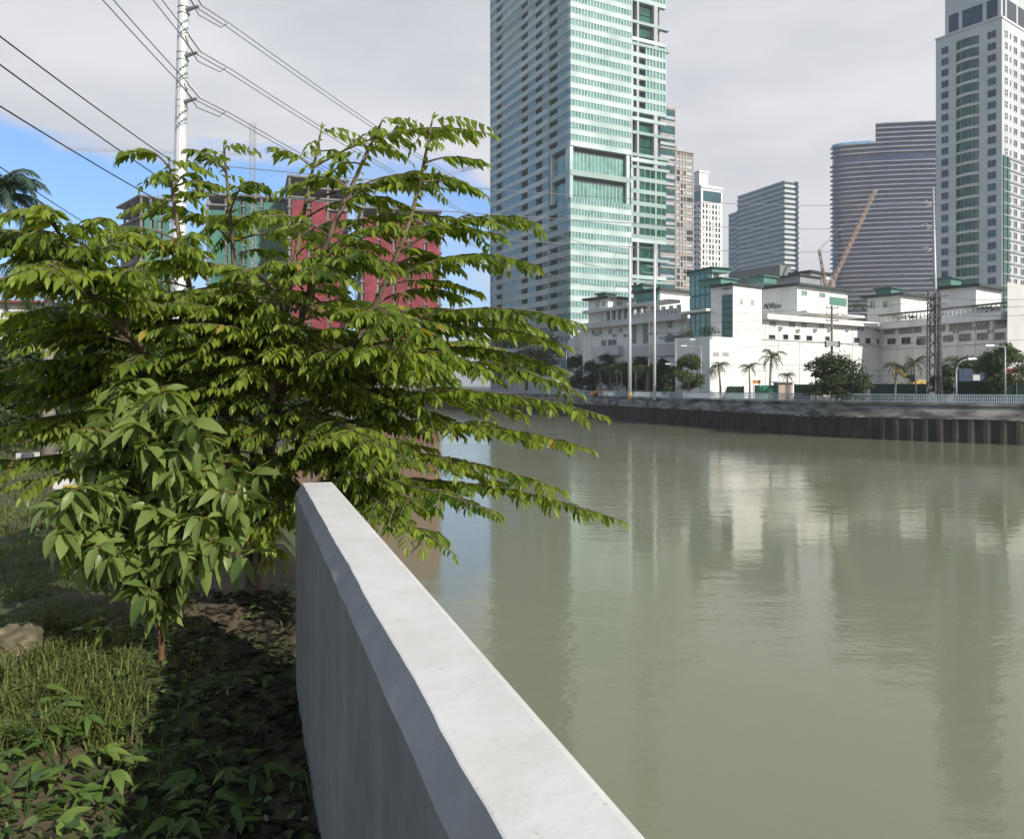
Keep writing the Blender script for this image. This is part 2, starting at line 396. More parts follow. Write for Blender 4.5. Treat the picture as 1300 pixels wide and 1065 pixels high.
# steel sheet piling (zigzag) with a leaning concrete apron and a cap on top: the quay wall
q = MB(); zig = []
for k, p in enumerate(pl):
    o = (0, .0, .2, .2)[k % 4]; zig.append(p + nrm2(pl, k) * o)
i = len(q.v)
for p in zig: q.v += [(p.x, p.y, -1.5), (p.x, p.y, 2.3)]
for k in range(len(zig) - 1):
    a = i + 2 * k; q.face((a, a + 2, a + 3, a + 1), 'sheet_pile')
quay = thing('quay_wall', 'dark stained river wall of ribbed sheet piles under a pale weathered concrete band on the far bank', 'river wall', (31, 91, 0))
q.build('sheet_piling', quay)
pb = evenly(BANK, 1.5)
a = MB(); i = 0
rows = [(.36, 2.2), (.02, 2.22), (.06, 2.35), (.3, 2.9), (.5, 3.5), (.55, 3.75)]
for k, p in enumerate(pb):
    nn = nrm2(pb, k)
    for j, (d, z) in enumerate(rows):
        jz = (.15 * noise.noise((p.x * .12, p.y * .12, j)) + .1 * noise.noise((p.x * .6, p.y * .6, 7))) if j in (1, 2) else 0
        a.v.append((p.x + nn.x * d, p.y + nn.y * d, z + jz))
n = len(rows)
for k in range(len(pb) - 1):
    for j in range(n - 1):
        t = k * n + j; a.face((t, t + n, t + n + 1, t + 1), 'bank_concrete' if j else 'sheet_pile')
a.build('concrete_band', quay)
a = MB(); strip(pb, [(.55, 3.5, 'cap_dark'), (.3, 3.55, 'cap_dark'), (.3, 3.8, 'bank_concrete'), (.8, 3.82, 'bank_concrete'), (.8, 3.5, 'bank_concrete')], a); a.build('coping', quay)
# land beyond the far bank: one sheet out to the horizon
g = MB(); mat('far_ground', (.07, .07, .062), (.12, .115, .10), .05, .95)
for k, p in enumerate(pb):
    nn = nrm2(pb, k); s = p + nn * .7; u = s.normalized()
    for d in (0, 60, 400, 6500): g.v.append((s.x + u.x * d, s.y + u.y * d, ROAD))
for k in range(len(pb) - 1):
    for j in range(3):
        t = 4 * k + j; g.face((t, t + 4, t + 5, t + 1), 'far_ground')
g.build('ground_far', kind='structure')
mat('asphalt', (.045, .045, .047), (.065, .065, .066), .3, .9)
r_ = MB(); strip(pb, [(2.2, ROAD + .004, 'asphalt'), (9.0, ROAD + .004, 'asphalt')], r_); r_.build('road', kind='structure')
# railing along the quay
rail = thing('quay_railing', 'pale blue grey railing of close upright bars along the far river wall', 'railing', (31, 91, 3.8))
t3 = MB(); pr = [p + nrm2(pb, k) * .5 for k, p in enumerate(pb)]
for z, rr in ((4.62, .05), (3.95, .04), (4.3, .025)): t3.tube([(p.x, p.y, z) for p in pr], rr, 'rail_paint', 6)
t3.build('rail', rail)
bal = MB()
ev = evenly(BANK, .15)
for k, p in enumerate(ev):
    if not (-45 < p.x < 75): continue
    c = p + nrm2(ev, k) * .5; th = .05 if k % 9 == 0 else .042
    bal.box(c.x, c.y, 3.81, 4.6, th, th, 'rail_paint')
bal.build('baluster', rail, kind='stuff')

# ------------------------------------------------------------------ near bank
def edge_x(y): return .40 - .336 * y
mat('soil', (.10, .068, .04), (.20, .145, .09), 3, .95, .8, 18)
m, nt, b = nodes('bank_ground'); b.inputs['Roughness'].default_value = .95
tc = nd('ShaderNodeTexCoord'); na = nd('ShaderNodeTexNoise'); na.inputs['Scale'].default_value = .9; na.inputs['Detail'].default_value = 7; L_(tc.outputs['Object'], na.inputs['Vector'])
nb = nd('ShaderNodeTexNoise'); nb.inputs['Scale'].default_value = 14; nb.inputs['Detail'].default_value = 6; L_(tc.outputs['Object'], nb.inputs['Vector'])
r1 = nd('ShaderNodeValToRGB'); r1.color_ramp.elements[0].color = (.045, .031, .02, 1); r1.color_ramp.elements[1].color = (.17, .12, .072, 1); L_(nb.outputs['Fac'], r1.inputs['Fac'])
r2 = nd('ShaderNodeValToRGB'); r2.color_ramp.elements[0].color = (.028, .042, .012, 1); r2.color_ramp.elements[1].color = (.085, .095, .03, 1); L_(nb.outputs['Fac'], r2.inputs['Fac'])
mk = mth('DIVIDE', mth('SUBTRACT', na.outputs['Fac'], .47), .1, clamp=True)
mx = nd('ShaderNodeMix', data_type='RGBA'); L_(mk, mx.inputs['Factor']); L_(r2.outputs['Color'], mx.inputs['A']); L_(r1.outputs['Color'], mx.inputs['B']); L_(mx.outputs['Result'], b.inputs['Base Color'])
bp = nd('ShaderNodeBump'); bp.inputs['Strength'].default_value = .8; bp.inputs['Distance'].default_value = .03; L_(nb.outputs['Fac'], bp.inputs['Height']); L_(bp.outputs[0], b.inputs['Normal'])
GZ = 3.8
def gz(x, y):
    z = GZ + .05 * noise.noise((x * .8, y * .8, 0)) + .025 * noise.noise((x * 3, y * 3, 1)) + .012 * noise.noise((x * 9, y * 9, 2))
    z += .16 * math.exp(-((x + 3.15) / .6) ** 2 - ((y - 5.85) / .26) ** 2)       # a low heap of bare earth
    return z
ys = [-12, -8, -5, -3, -2] + [-1 + .09 * k for k in range(112)] + [9.2, 9.5, 10, 10.6, 11.4, 12.5, 14, 16, 18.5, 22, 26, 32, 40, 55, 75, 100, 130]
offs = [-.001] + [.08 * k for k in range(1, 75)] + [6.3, 6.8, 7.5, 8.5, 10, 12, 15, 20, 28, 40, 70, 150, 500]
lb = MB(); nc = len(offs) + 2
for y in ys:
    e0 = edge_x(y); s = 0 if y < 4.2 else min(1, (y - 4.2) / 1.5)
    lb.v.append((e0 + .02 + 2.6 * s, y, -1)); lb.v.append((e0 + .01 + .9 * s, y, GZ - .1 - 1.2 * s))
    for o in offs: lb.v.append((e0 - o, y, gz(e0 - o, y)))
for k in range(len(ys) - 1):
    for j in range(nc - 1):
        t = k * nc + j; lb.face((t, t + 1, t + nc + 1, t + nc), 'bank_ground')
t = (len(ys) - 1) * nc
lb.v += [(lb.v[t + nc - 1][0], 131, -1), (lb.v[t][0], 131, -1)]
lb.build('ground', kind='structure', smooth=True)

# ------------------------------------------------------------------ the flood wall in the foreground
fw = MB(); wd = Vector((-.336, 1, 0)).normalized(); wn = Vector((wd.y, -wd.x, 0))     # wn points to the river
W0 = Vector((.303, 0, 0)); TOP = EYE - .536
sN = -5.0; sF = 4.36 / wd.y
ss = [sN + (sF - sN) * k / 160 for k in range(161)]
prof = []
for k, s in enumerate(ss):
    c = W0 + wd * s
    j1 = .006 * noise.noise((s * 2.2, 0, 0)) + .004 * noise.noise((s * 9, 3, 0)); j2 = .005 * noise.noise((s * 4, 9, 0))
    j3 = .0025 * noise.noise((s * 6, 20, 0))
    prof.append([c + wn * d + Vector((0, 0, z)) for d, z in
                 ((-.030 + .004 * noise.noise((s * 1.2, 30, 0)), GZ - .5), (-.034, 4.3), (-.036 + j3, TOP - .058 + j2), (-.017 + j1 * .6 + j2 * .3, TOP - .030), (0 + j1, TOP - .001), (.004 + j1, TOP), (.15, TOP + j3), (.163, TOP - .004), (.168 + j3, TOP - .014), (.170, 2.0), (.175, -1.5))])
n = len(prof[0])
for pr_ in prof: fw.v += [tuple(p) for p in pr_]
for k in range(len(prof) - 1):
    for j in range(n - 1):
        t = k * n + j; fw.face((t, t + 1, t + n + 1, t + n), 'wall_face_shaded' if j < 2 else 'wall_edge_half_shade' if j < 4 else 'concrete_wall')  # face and bevel take the copies with shade in their colour
fw.face(tuple(range(n)), 'concrete_wall'); fw.face(tuple((len(prof) - 1) * n + j for j in reversed(range(n))), 'concrete_wall')
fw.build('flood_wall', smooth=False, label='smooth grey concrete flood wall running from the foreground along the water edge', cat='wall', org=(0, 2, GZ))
# ================================================================== glass residential tower (T1)
tA = math.radians(63); uR = Vector((math.sin(tA), math.cos(tA))); uL = Vector((-math.cos(tA), math.sin(tA)))
C0 = Vector(G(724.3, 230)); D0 = 230
LL = 54.5; RR = 35.0; FLR = 3.38
zL = H(184.6, D0); zS = H(250, D0)                 # underside of the upper shaft / top of the lower shaft
def ground_floors():
    out = []; z = zS - FLR
    while z > 6: out.append(z); z -= FLR
    return out
floors = ground_floors() + [zL + FLR * k for k in range(27)]
floors.sort(); ZT = zL + FLR * 27
t1 = thing('glass_tower', 'tallest teal glass residential tower with white floor bands and a sunlit right side', 'tower', (C0.x, C0.y, ROAD))
core = MB(); IN = 1.6
ci = C0 + uR * IN + uL * IN
core.prism([tuple(ci), tuple(ci + uR * (RR - 2 * IN)), tuple(ci + uR * (RR - 2 * IN) + uL * (LL - 2 * IN)), tuple(ci + uL * (LL - 2 * IN))], ROAD, ZT - .5, 'tower_core')
core.build('core', t1)
FL = Fa(C0, C0 + uL * LL); FR = Fa(C0, C0 + uR * RR)
uM = FR.at(801.5)                                   # end of the main right-hand face
L1, L2, L3, L4 = FL.at(696.5), FL.at(637), FL.at(629.5), FL.L
recL = [(FL.at(707), FL.at(697)), (FL.at(688), FL.at(679.5)), (FL.at(669.5), FL.at(661.5)), (FL.at(637), FL.at(630))]
def seg(u0, u1, holes):
    out = []; c = u0
    for a, b in sorted(holes):
        if a > c: out.append((c, a))
        c = max(c, b)
    if c < u1: out.append((c, u1))
    return out
r1 = random.Random(3)
for z in floors:
    f = MB()
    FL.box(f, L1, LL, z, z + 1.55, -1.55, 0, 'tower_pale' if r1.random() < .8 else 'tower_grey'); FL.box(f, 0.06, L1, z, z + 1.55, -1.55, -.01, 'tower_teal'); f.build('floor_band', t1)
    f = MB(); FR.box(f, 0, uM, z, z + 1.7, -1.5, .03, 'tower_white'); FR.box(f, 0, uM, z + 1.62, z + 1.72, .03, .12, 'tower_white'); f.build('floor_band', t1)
    wl = MB(); FL.box(wl, .15, LL - .1, z + 1.53, z + 1.75, -.9, -.12, 'tower_pale')
    for a, b in seg(.15, LL - .1, recL):
        FL.box(wl, a, b, z + 1.75, z + FLR, -1.5, -.16, 'tower_glass')
        k = a
        while k < b:
            FL.box(wl, k, k + .13, z + 1.75, z + FLR, -.16, -.07, 'tower_pale'); k += r1.choice((1.5, 1.5, 2.4, 3.4))
    wl.build('window_band', t1)
    wr = MB(); FR.box(wr, .05, uM - .05, z + 1.7, z + FLR, -1.45, -.12, 'teal_glass')
    k = 0.3
    while k < uM - .4:
        FR.box(wr, k, k + .27, z + 1.7, z + FLR, -.12, -.02, 'tower_pale' if r1.random() < .6 else 'tower_white'); k += 1.08
    wr.build('window_band', t1)
# seams on the shaded side, corner post
fn = MB()
for u in (L1, L2): FL.box(fn, u - .12, u + .12, 10, ZT, -.2, .08, 'tower_grey')
FL.box(fn, LL - .3, LL, 8, ZT, -.3, .06, 'tower_grey')
fn.build('vertical_fin', t1)
# two storeys of sky terrace
sk = MB(); zm = (zL + zS) / 2 - .3
for F_, u1, in_ in ((FR, uM, 2.2), (FL, L1 - .3, 2.2)):
    F_.box(sk, 0 if F_ is FR else .1, u1, zm - .7, zm + .9, -1.5, -.15 if F_ is FR else -.2, 'tower_teal')
sk.build('terrace_slab', t1)
for k, (F_, u) in enumerate(((FR, .5), (FR, uM - 1.0), (FL, 2.6), (FL, L1 - 1.0))):
    cm = MB(); F_.box(cm, u - .55, u + .55, zS, zL, -1.3, -.25, 'tower_white'); cm.build('terrace_column', t1)
gm = MB()
for za, zb in ((zS, zm - .7), (zm + .9, zL)):
    FR.box(gm, 1.0, uM - 2.2, za + .15, zb - 1.6, -1.5, -1.2, 'teal_glass')
    k = 1.2
    while k < uM - 2.4: FR.box(gm, k, k + .2, za + .15, zb - 1.6, -1.2, -1.1, 'tower_white'); k += 1.3
    FL.box(gm, .6, L1 - 1, za + .1, zb - 1.2, -1.5, -1.3, 'teal_glass')
gm.build('terrace_glazing', t1)
# slab of the terrace floor & shaded side beyond the terrace
zz = zS
tb = MB()
for k in range(int((zL - zS) / FLR) + 1):
    z = zS + k * (zL - zS) / 4
    if k < 4:
        FL.box(tb, L1, LL - .1, z, z + 1.6, -1.5, 0.0, 'tower_pale')
        for a, b in seg(L1 + .1, LL - .2, recL): FL.box(tb, a, b, z + 1.6, z + (zL - zS) / 4, -1.5, -.16, 'tower_glass')
tb.build('window_wall', t1)
# slimmer wing to the right of the main face
ua, ub, uc, ue = uM, FR.at(811.5), FR.at(833), FR.at(846)
def terrace_zone(z):   # double-height openings
    for py0, py1 in ((138, 192), (298, 346), (-20, 33)):
        if H(py1, 232) - 1.2 < z + FLR * .5 < H(py0, 232) + .6: return True
    return False
for z in floors + [zS + k * (zL - zS) / 4 for k in range(4)]:
    h = FLR if z < zS - .1 or z >= zL - .1 else (zL - zS) / 4
    wb = MB()
    if terrace_zone(z):
        FR.box(wb, ua, ua + .5, z, z + h, -1.5, -.1, 'tower_grey'); FR.box(wb, ub - .7, ub, z, z + h, -1.5, -.1, 'tower_grey')
        FR.box(wb, uc - .7, uc + .7, z, z + h, -1.5, -.1, 'tower_grey')
        FR.box(wb, ub, uc - .7, z + .3, z + h, -1.55, -1.3, 'green_glass')
        if abs((z - H(166, 232)) % (2 * FLR) - FLR) < FLR * .5: FR.box(wb, ua, ue + 1.2, z, z + .9, -1.5, .0, 'tower_teal')
    else:
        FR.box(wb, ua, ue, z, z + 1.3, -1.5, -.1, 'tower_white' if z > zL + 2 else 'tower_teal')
        FR.box(wb, ua + .8, ub - .9, z + 1.3, z + h, -1.5, -.5, 'dark_glass'); FR.box(wb, ua, ua + .8, z + 1.3, z + h, -1.5, -.1, 'tower_pale')
        FR.box(wb, ub - .9, ub, z + 1.3, z + h, -1.5, -.08, 'tower_grey')
        u0 = ub + (2.6 if z > zL else 0)
        FR.box(wb, u0, ue, z + 1.3, z + h, -1.5, -.3, 'teal_glass' if z > zL else 'green_glass')
        k = u0
        while k < ue: FR.box(wb, k, k + (.3 if z > zL else .16), z + 1.3, z + h, -.3, -.12, 'tower_pale' if z > zL else 'tower_teal'); k += 1.25 if z > zL else 2.1
        FR.box(wb, uc - .25, uc + .25, z + 1.3, z + h, -.3, -.1, 'tower_grey')
    wb.build('balcony_window', t1)
for py in (192, 298, 138, 346, 33):
    sm = MB(); FR.box(sm, ua, ue, H(py, 232) - .6, H(py, 232) + .5, -1.5, .05, 'tower_white'); sm.build('ledge', t1)
rf = MB(); e_ = C0 - uR * .0
rf.prism([tuple(C0), tuple(C0 + uR * RR), tuple(C0 + uR * RR + uL * LL), tuple(C0 + uL * LL)], ZT, ZT + 1.2, 'tower_white'); rf.build('roof', t1)
bm_ = MB(); FL.box(bm_, .1, LL, ROAD, min(floors), -1.5, -.05, 'tower_grey'); FR.box(bm_, 0, RR, ROAD, min(floors), -1.5, -.02, 'tower_grey'); bm_.build('podium', t1)

# ================================================================== generic banded tower
def banded(name, label, corner, dl, dr, lenL, lenR, ztop, step, zbot, matband, matglL, matglR, band=.42, ledge=0.15, cat='tower', mull=0, bandR=None, stories='floor_band', capn=None):
    c = Vector(corner); a = Vector((dl[0], dl[1])).normalized(); b_ = Vector((dr[0], dr[1])).normalized()
    root = thing(name, label, cat, (c.x, c.y, ROAD))
    bd = MB(); p = [c, c + b_ * lenR, c + b_ * lenR + a * lenL, c + a * lenL]
    ins = .5; q = [c + a * ins + b_ * ins, c + b_ * (lenR - ins) + a * ins, c + b_ * (lenR - ins) + a * (lenL - ins), c + a * (lenL - ins) + b_ * ins]
    bd.prism([tuple(v) for v in q], ROAD, ztop - .2, matglL); bd.build('glazing', root)
    fl, fr = Fa(c, p[3]), Fa(c, p[1])
    z = ztop - step
    while z > zbot:
        f = MB()
        fl.box(f, 0, lenL, z, z + step * band, -.6, ledge, matband); fr.box(f, .0, lenR, z, z + step * band, -.6, ledge - .02, bandR or matband)
        for F_, ll, mg in ((fl, lenL, matglL), (fr, lenR, matglR)):
            F_.box(f, .2, ll - .2, z + step * band, z + step, -.52, -.42, mg)
            if mull:
                k = mull
                while k < ll: F_.box(f, k - .12, k + .12, z + step * band, z + step, -.42, 0, matband); k += mull
        f.build(stories, root); z -= step
    rf = MB(); rf.prism([tuple(v) for v in p], ztop, ztop + (capn or 1.0), matband); rf.build('roof', root)
    return root, fl, fr

# T4: teal office block right of centre
banded('office_tower', 'dark teal banded office tower between the slim white condominium and the striped tower', G(996, 500), (-.389, .921), (.921, .389), 46, 11.5, H(231, 500), 3.25, 20, 'tower_grey', 'blue_glass', 'office_glass', .52, .25, bandR='hotel_paint')  # right-hand bands are lighter: the sunlit side is put into their colour
_r, _fl, _fr = bpy.data.objects['office_tower'], None, None
st = MB(); cL = Vector(G(996, 500)) + Vector((-.389, .921)) * 46.2; fs = Fa(cL, cL + Vector((-.389, .921)) * 8)
z = H(268, 540)
st.prism([tuple(cL + Vector((.3, .1))), tuple(cL + Vector((-.389, .921)) * 9), tuple(cL + Vector((-.389, .921)) * 9 + Vector((10, 4))), tuple(cL + Vector((10, 4)))], ROAD, z, 'blue_glass')
while z > 40: fs.box(st, 0, 8.8, z - 1.2, z, -.3, .4, 'tower_grey'); z -= 3.3
st.build('lower_wing', _r)
# T3: white condominium with setback crown
ac, bc = Vector((-.45, .893)), Vector((.893, .45))
c3 = Vector(G(890, 450)); t3_ = thing('white_condominium', 'slim white condominium tower with a stepped crown and rows of small windows', 'tower', (c3.x, c3.y, ROAD))
f3r = Fa(c3, c3 + bc * 16); f3l = Fa(c3, c3 + ac * 22)
Rr = f3r.at(917); Ll = f3l.at(879.5); ztp = H(236, 450)
w3 = MB(); w3.prism([tuple(c3), tuple(c3 + bc * Rr), tuple(c3 + bc * Rr + ac * Ll), tuple(c3 + ac * Ll)], ROAD, ztp, 'white_paint'); w3.build('wall', t3_)
w3 = MB(); cc = c3 + ac * 1.5; w3.prism([tuple(cc), tuple(cc + bc * 6.5), tuple(cc + bc * 6.5 + ac * 9), tuple(cc + ac * 9)], ztp + .01, H(219, 452), 'white_paint')
f3c = Fa(cc, cc + bc * 6.5); f3c.box(w3, -.5, 7, H(219, 452), H(217, 452), -9, .5, 'white_paint'); w3.build('crown', t3_)
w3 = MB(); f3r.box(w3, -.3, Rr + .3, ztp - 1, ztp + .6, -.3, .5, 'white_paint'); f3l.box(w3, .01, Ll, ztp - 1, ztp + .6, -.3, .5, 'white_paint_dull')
f3r.box(w3, 1.5, Rr - 1, ztp - 8.5, ztp - 2.5, -.3, .12, 'blue_glass'); f3l.box(w3, .6, Ll - .6, ztp - 8.5, ztp - 2.5, -.3, .12, 'blue_glass')
w3.build('top_glazing', t3_)
z = ztp - 10; w3 = MB()
while z > 25:
    for k in range(6):
        u = 1.2 + k * (Rr - 2.6) / 5.6; f3r.box(w3, u, u + 1.15, z - 2.2, z, -.2, .1, 'dark_glass' if (k + int(z)) % 3 else 'steel_grey')
    for k in range(2): f3l.box(w3, 1 + k * (Ll / 2.2), Ll / 2.6 + k * Ll / 2.2, z - 2.0, z - .2, -.2, .08, 'dark_glass')
    z -= 3.3
w3.build('window', t3_, kind='stuff')
w3 = MB(); z = ztp - 12
while z > 25: f3l.box(w3, .4, Ll * .45, z - 2.7, z - 2.0, 0, .9, 'white_paint_dull'); z -= 3.3
w3.build('balcony', t3_, kind='stuff')
# T2: beige framed condominium behind the glass tower
c2 = Vector(G(858, 395)); t2_ = thing('beige_condominium', 'beige grey condominium with a brown frame grid half hidden behind the glass tower', 'tower', (c2.x, c2.y, ROAD))
f2r = Fa(c2, c2 + bc * 30); f2b = Fa(Vector(G(838, 391)), Vector(G(838, 391)) + bc * 30)
uu = f2r.at(880); zt = H(194, 398)
w2 = MB(); w2.prism([tuple(c2), tuple(c2 + bc * uu), tuple(c2 + bc * uu + ac * 20), tuple(c2 + ac * 20)], ROAD, zt, 'raw_concrete'); w2.build('wall', t2_)
ub2 = f2b.at(857); zt2 = H(137, 393); p2 = Vector(G(838, 391))
w2 = MB(); w2.prism([tuple(p2), tuple(p2 + bc * ub2), tuple(p2 + bc * ub2 + ac * 20), tuple(p2 + ac * 20)], ROAD, zt2, 'blue_glass'); w2.build('wall', t2_)
w2 = MB(); z = zt2; k = 0
while z > 25:
    if k % 2 == 0: f2b.box(w2, 0, ub2 + .1, z - .7, z, -.2, .3, 'beige_frame')
    f2b.box(w2, .2, ub2, z - 2.2, z - .8, -.2, .1, 'steel_grey' if k % 3 else 'green_glass')
    if z < zt:
        f2r.box(w2, 0, uu, z - .6, z, -.2, .35, 'beige_frame')
        for a, bb in ((.3, 2.2), (2.9, 4.0), (4.8, 6.0), (6.6, uu - .5)): f2r.box(w2, a, bb, z - 2.6, z - .9, -.2, .1, r1.choice(('dark_glass', 'steel_grey', 'tower_grey')))
    z -= 3.3; k += 1
for u in (.1, 2.55, 4.4, 6.3, uu): f2r.box(w2, u - .22, u + .22, 20, zt, -.1, .3, 'beige_frame')
f2b.box(w2, ub2 - .3, ub2 + .2, 20, zt2, -.1, .32, 'beige_frame')
w2.build('frame', t2_)
w2 = MB(); f2r.box(w2, -.2, uu + .2, zt, zt + .7, -8, .5, 'beige_frame'); f2r.box(w2, 1.2, 5.5, zt + .7, zt + 3, -8, -1, 'tower_grey'); w2.build('roof', t2_); w2 = MB(); f2b.box(w2, -.2, ub2 + .4, zt2, zt2 + .8, -8, .5, 'beige_frame'); w2.build('roof', t2_)

# T5: dark curved tower with white floor lines
t5_ = thing('striped_tower', 'broad dark blue curved tower ringed by thin white floor lines', 'tower', (X(1110, 478), 478, ROAD))
plan = [Vector(G(px, d)) for px, d in ((1054.5, 490), (1056, 487), (1060, 484.5), (1067, 482), (1078, 480), (1094, 478), (1112, 476), (1135, 474), (1165, 472), (1205, 470))]
plan = catmull(plan, 2.5)
def shell(mb, pl_, z0, z1, off, mt, depth=30):
    n = len(pl_); i = len(mb.v)
    out = []
    for k, p in enumerate(pl_):
        t = (pl_[min(k + 1, n - 1)] - pl_[max(0, k - 1)]).normalized(); nn = Vector((t.y, -t.x))
        out.append(p + nn * off)
    back = [pl_[-1] + Vector((8, depth)), pl_[0] + Vector((14, depth * .6))]
    mb.prism([tuple(v) for v in out + back], z0, z1, mt)
split = min(range(len(plan)), key=lambda k: abs(plan[k].x / plan[k].y - (1112 - 650) / 1000))
zl5, zr5 = H(185, 482), H(155, 473)
b5 = MB(); shell(b5, plan[:split + 1], ROAD, zl5, -1.0, 'navy_glass'); b5.build('glazing', t5_)
b5 = MB(); shell(b5, plan[split:], ROAD, zr5, -1.01, 'navy_glass'); b5.build('glazing', t5_)
z = zr5 - .6; k = 0
while z > 30:
    f = MB(); pp = plan if z < zl5 else plan[split:]
    n = len(pp); i0 = len(f.v)
    for j, p in enumerate(pp):
        t = (pp[min(j + 1, n - 1)] - pp[max(0, j - 1)]).normalized(); nn = Vector((t.y, -t.x)); wv = .14 * math.sin(j * .55 + k * .9)
        for d, hh in ((-1.2, 0), (.3 + wv, .1), (.3 + wv, .75), (-1.2, .85)):
            q_ = p + nn * d; f.v.append((q_.x, q_.y, z + hh))
    for j in range(n - 1):
        for m_ in range(3): f.face((i0 + 4 * j + m_, i0 + 4 * j + 4 + m_, i0 + 4 * j + 5 + m_, i0 + 4 * j + 1 + m_), 'slab_white')
    if k != 7: f.build('floor_slab', t5_)
    z -= 2.85; k += 1
mat('blue_tarp', (.05, .25, .5), (.2, .4, .6), .3, .7)
f = MB(); shell(f, plan[2:split], zl5, zl5 + 1.4, .2, 'blue_tarp', 6); f.build('parapet', t5_)

# T6: white hotel on the right edge
c6 = Vector(G(1272, 200)); a6 = Vector((-.588, .809)); b6 = Vector((.809, .588))
t6_ = thing('white_tower', 'white high rise at the right edge with a stack of curved green bay windows', 'tower', (c6.x, c6.y, ROAD))
f6l = Fa(c6, c6 + a6 * 16.4); f6r = Fa(c6, c6 + b6 * 26); z6 = H(23, 200)
w6 = MB(); w6.prism([tuple(c6), tuple(c6 + b6 * 26), tuple(c6 + b6 * 26 + a6 * 16.4), tuple(c6 + a6 * 16.4)], ROAD, z6, 'hotel_paint'); w6.build('wall', t6_)
i6 = c6 + b6 * .35 + a6 * .35; f6t = Fa(i6, i6 + a6 * 13.8); f6u = Fa(i6, i6 + b6 * 24)
w6 = MB(); zt6 = z6 + 11.5
w6.prism([tuple(i6), tuple(i6 + b6 * 24), tuple(i6 + b6 * 24 + a6 * 13.8), tuple(i6 + a6 * 13.8)], z6 + .01, zt6, 'hotel_paint')
for u0, u1 in ((.8, 3.4), (4.4, 9.4), (10.3, 12.8)): f6t.box(w6, u0, u1, z6 + 1, z6 + 5.6, -.5, .04, 'dark_glass')
for u0, u1 in ((1.0, 2.4), (3.4, 9), (10, 15)): f6u.box(w6, u0, u1, z6 + 1, z6 + 6, -.5, .04, 'dark_glass')
f6t.box(w6, -.2, 14, zt6, zt6 + .5, -14, .3, 'grey_paint'); w6.build('crown', t6_)
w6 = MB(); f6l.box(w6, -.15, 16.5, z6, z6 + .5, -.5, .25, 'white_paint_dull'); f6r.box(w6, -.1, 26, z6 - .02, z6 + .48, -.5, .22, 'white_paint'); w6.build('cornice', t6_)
cw, bw0, bw1, lw0 = f6l.at(1264), f6l.at(1243), f6l.at(1214), f6l.at(1204)
for k in range(27):
    zt = z6 - 2.6 - k * 3.0
    for a_, b_ in ((f6l.at(1264.5), f6l.at(1254)), (lw0, f6l.at(1195.5))):
        f = MB(); f6l.win(f, min(a_, b_), max(a_, b_), zt - 1.75, zt, r1.choice(('dark_glass', 'green_glass', 'dark_glass')), 'grey_paint', 2, 1, .08, .03); f.build('window', t6_)
    f = MB(); nseg = 6; ctr = (bw0 + bw1) / 2; half = (bw1 - bw0) / 2
    ring = [(ctr - half + 2 * half * j / nseg, .12 + .75 * (1 - ((2 * j / nseg) - 1) ** 2)) for j in range(nseg + 1)]
    for (ua_, da), (ub_, db) in zip(ring, ring[1:]):
        for z0, z1, e, mt in ((zt - 2.1, zt + .15, -.08, 'green_glass'), (zt + .15, zt + .9, .04, 'white_paint_dull')):
            pts = [f6l.pt(ua_, -.2, z0), f6l.pt(ub_, -.2, z0), f6l.pt(ub_, db + e, z0), f6l.pt(ua_, da + e, z0)]
            f.hexa(pts + [(p[0], p[1], z1) for p in pts], mt)
    for (ua_, da) in ring[1:-1]: f6l.box(f, ua_ - .06, ua_ + .06, zt - 2.1, zt + .15, 0, da + .02, 'fence_green')
    f.build('bay_window', t6_)
    up6 = zt > H(203, 205)
    f = MB(); f6r.win(f, 4.6, 5.25, zt - 1.6, zt - .2, 'dark_glass', 'white_paint', 1, 1, .05, .03); f.build('slot_window', t6_)
    for u0, u1, nr in ((1.6, 3.2, 2), (6.8, 8.8, 1), (11, 13, 1)):
        if u0 > 2 or up6: f = MB(); f6r.win(f, u0, u1, zt - 1.75, zt, 'dark_glass', 'white_paint', 2, nr, .12, .03); f.build('side_window', t6_)
    if not up6:
        f = MB(); f6r.box(f, 3.9, 26, zt + .45, zt + .9, 0, .25, 'steel_grey'); f.build('string_course', t6_)
        f = MB(); f6r.box(f, .3, 3.8, zt - 2.1, zt + .6, 0, .35, 'green_glass'); f6r.box(f, .3, 3.8, zt + .6, zt + .9, 0, .42, 'steel_grey'); f6r.box(f, 2.2, 2.5, zt - 2.1, zt + .6, .35, .45, 'fence_green')
        f.build('corner_glazing', t6_)

# grey windowless block below the office tower and low dark structure beside it
g0 = Vector(G(990, 230)); f = MB(); ga, gb = Vector((-.55, .835)), Vector((.8, .6))
f.prism([tuple(g0), tuple(g0 + gb * 5.5), tuple(g0 + gb * 5.5 + ga * 19), tuple(g0 + ga * 19)], ROAD, H(336, 230), 'grey_panel')
f.build('grey_block', label='plain grey windowless block standing in front of the foot of the teal office tower', cat='building', org=(g0.x, g0.y, ROAD))
g1 = Vector(G(1016, 200)); gr = thing('flat_roof_building', 'low dark roofed building with white railings left of the orange crane', 'building', (g1.x, g1.y, ROAD))
f = MB(); f.prism([tuple(g1), tuple(g1 + gb * 16), tuple(g1 + gb * 16 + ga * 8), tuple(g1 + ga * 8)], ROAD, H(350, 200), 'grey_paint'); f.build('wall', gr)
f = MB(); ff = Fa(g1, g1 + gb * 16)
ff.box(f, -1, 9, H(350, 200), H(348, 200), -9, .6, 'roof_dark'); ff.box(f, 3.5, 15, H(352, 200) + 1.6, H(352, 200) + 2.1, -6, .8, 'roof_dark'); ff.box(f, 4.5, 14, H(350, 200), H(352, 200) + 1.6, -5, 0, 'white_paint_dull'); f.build('roof', gr)

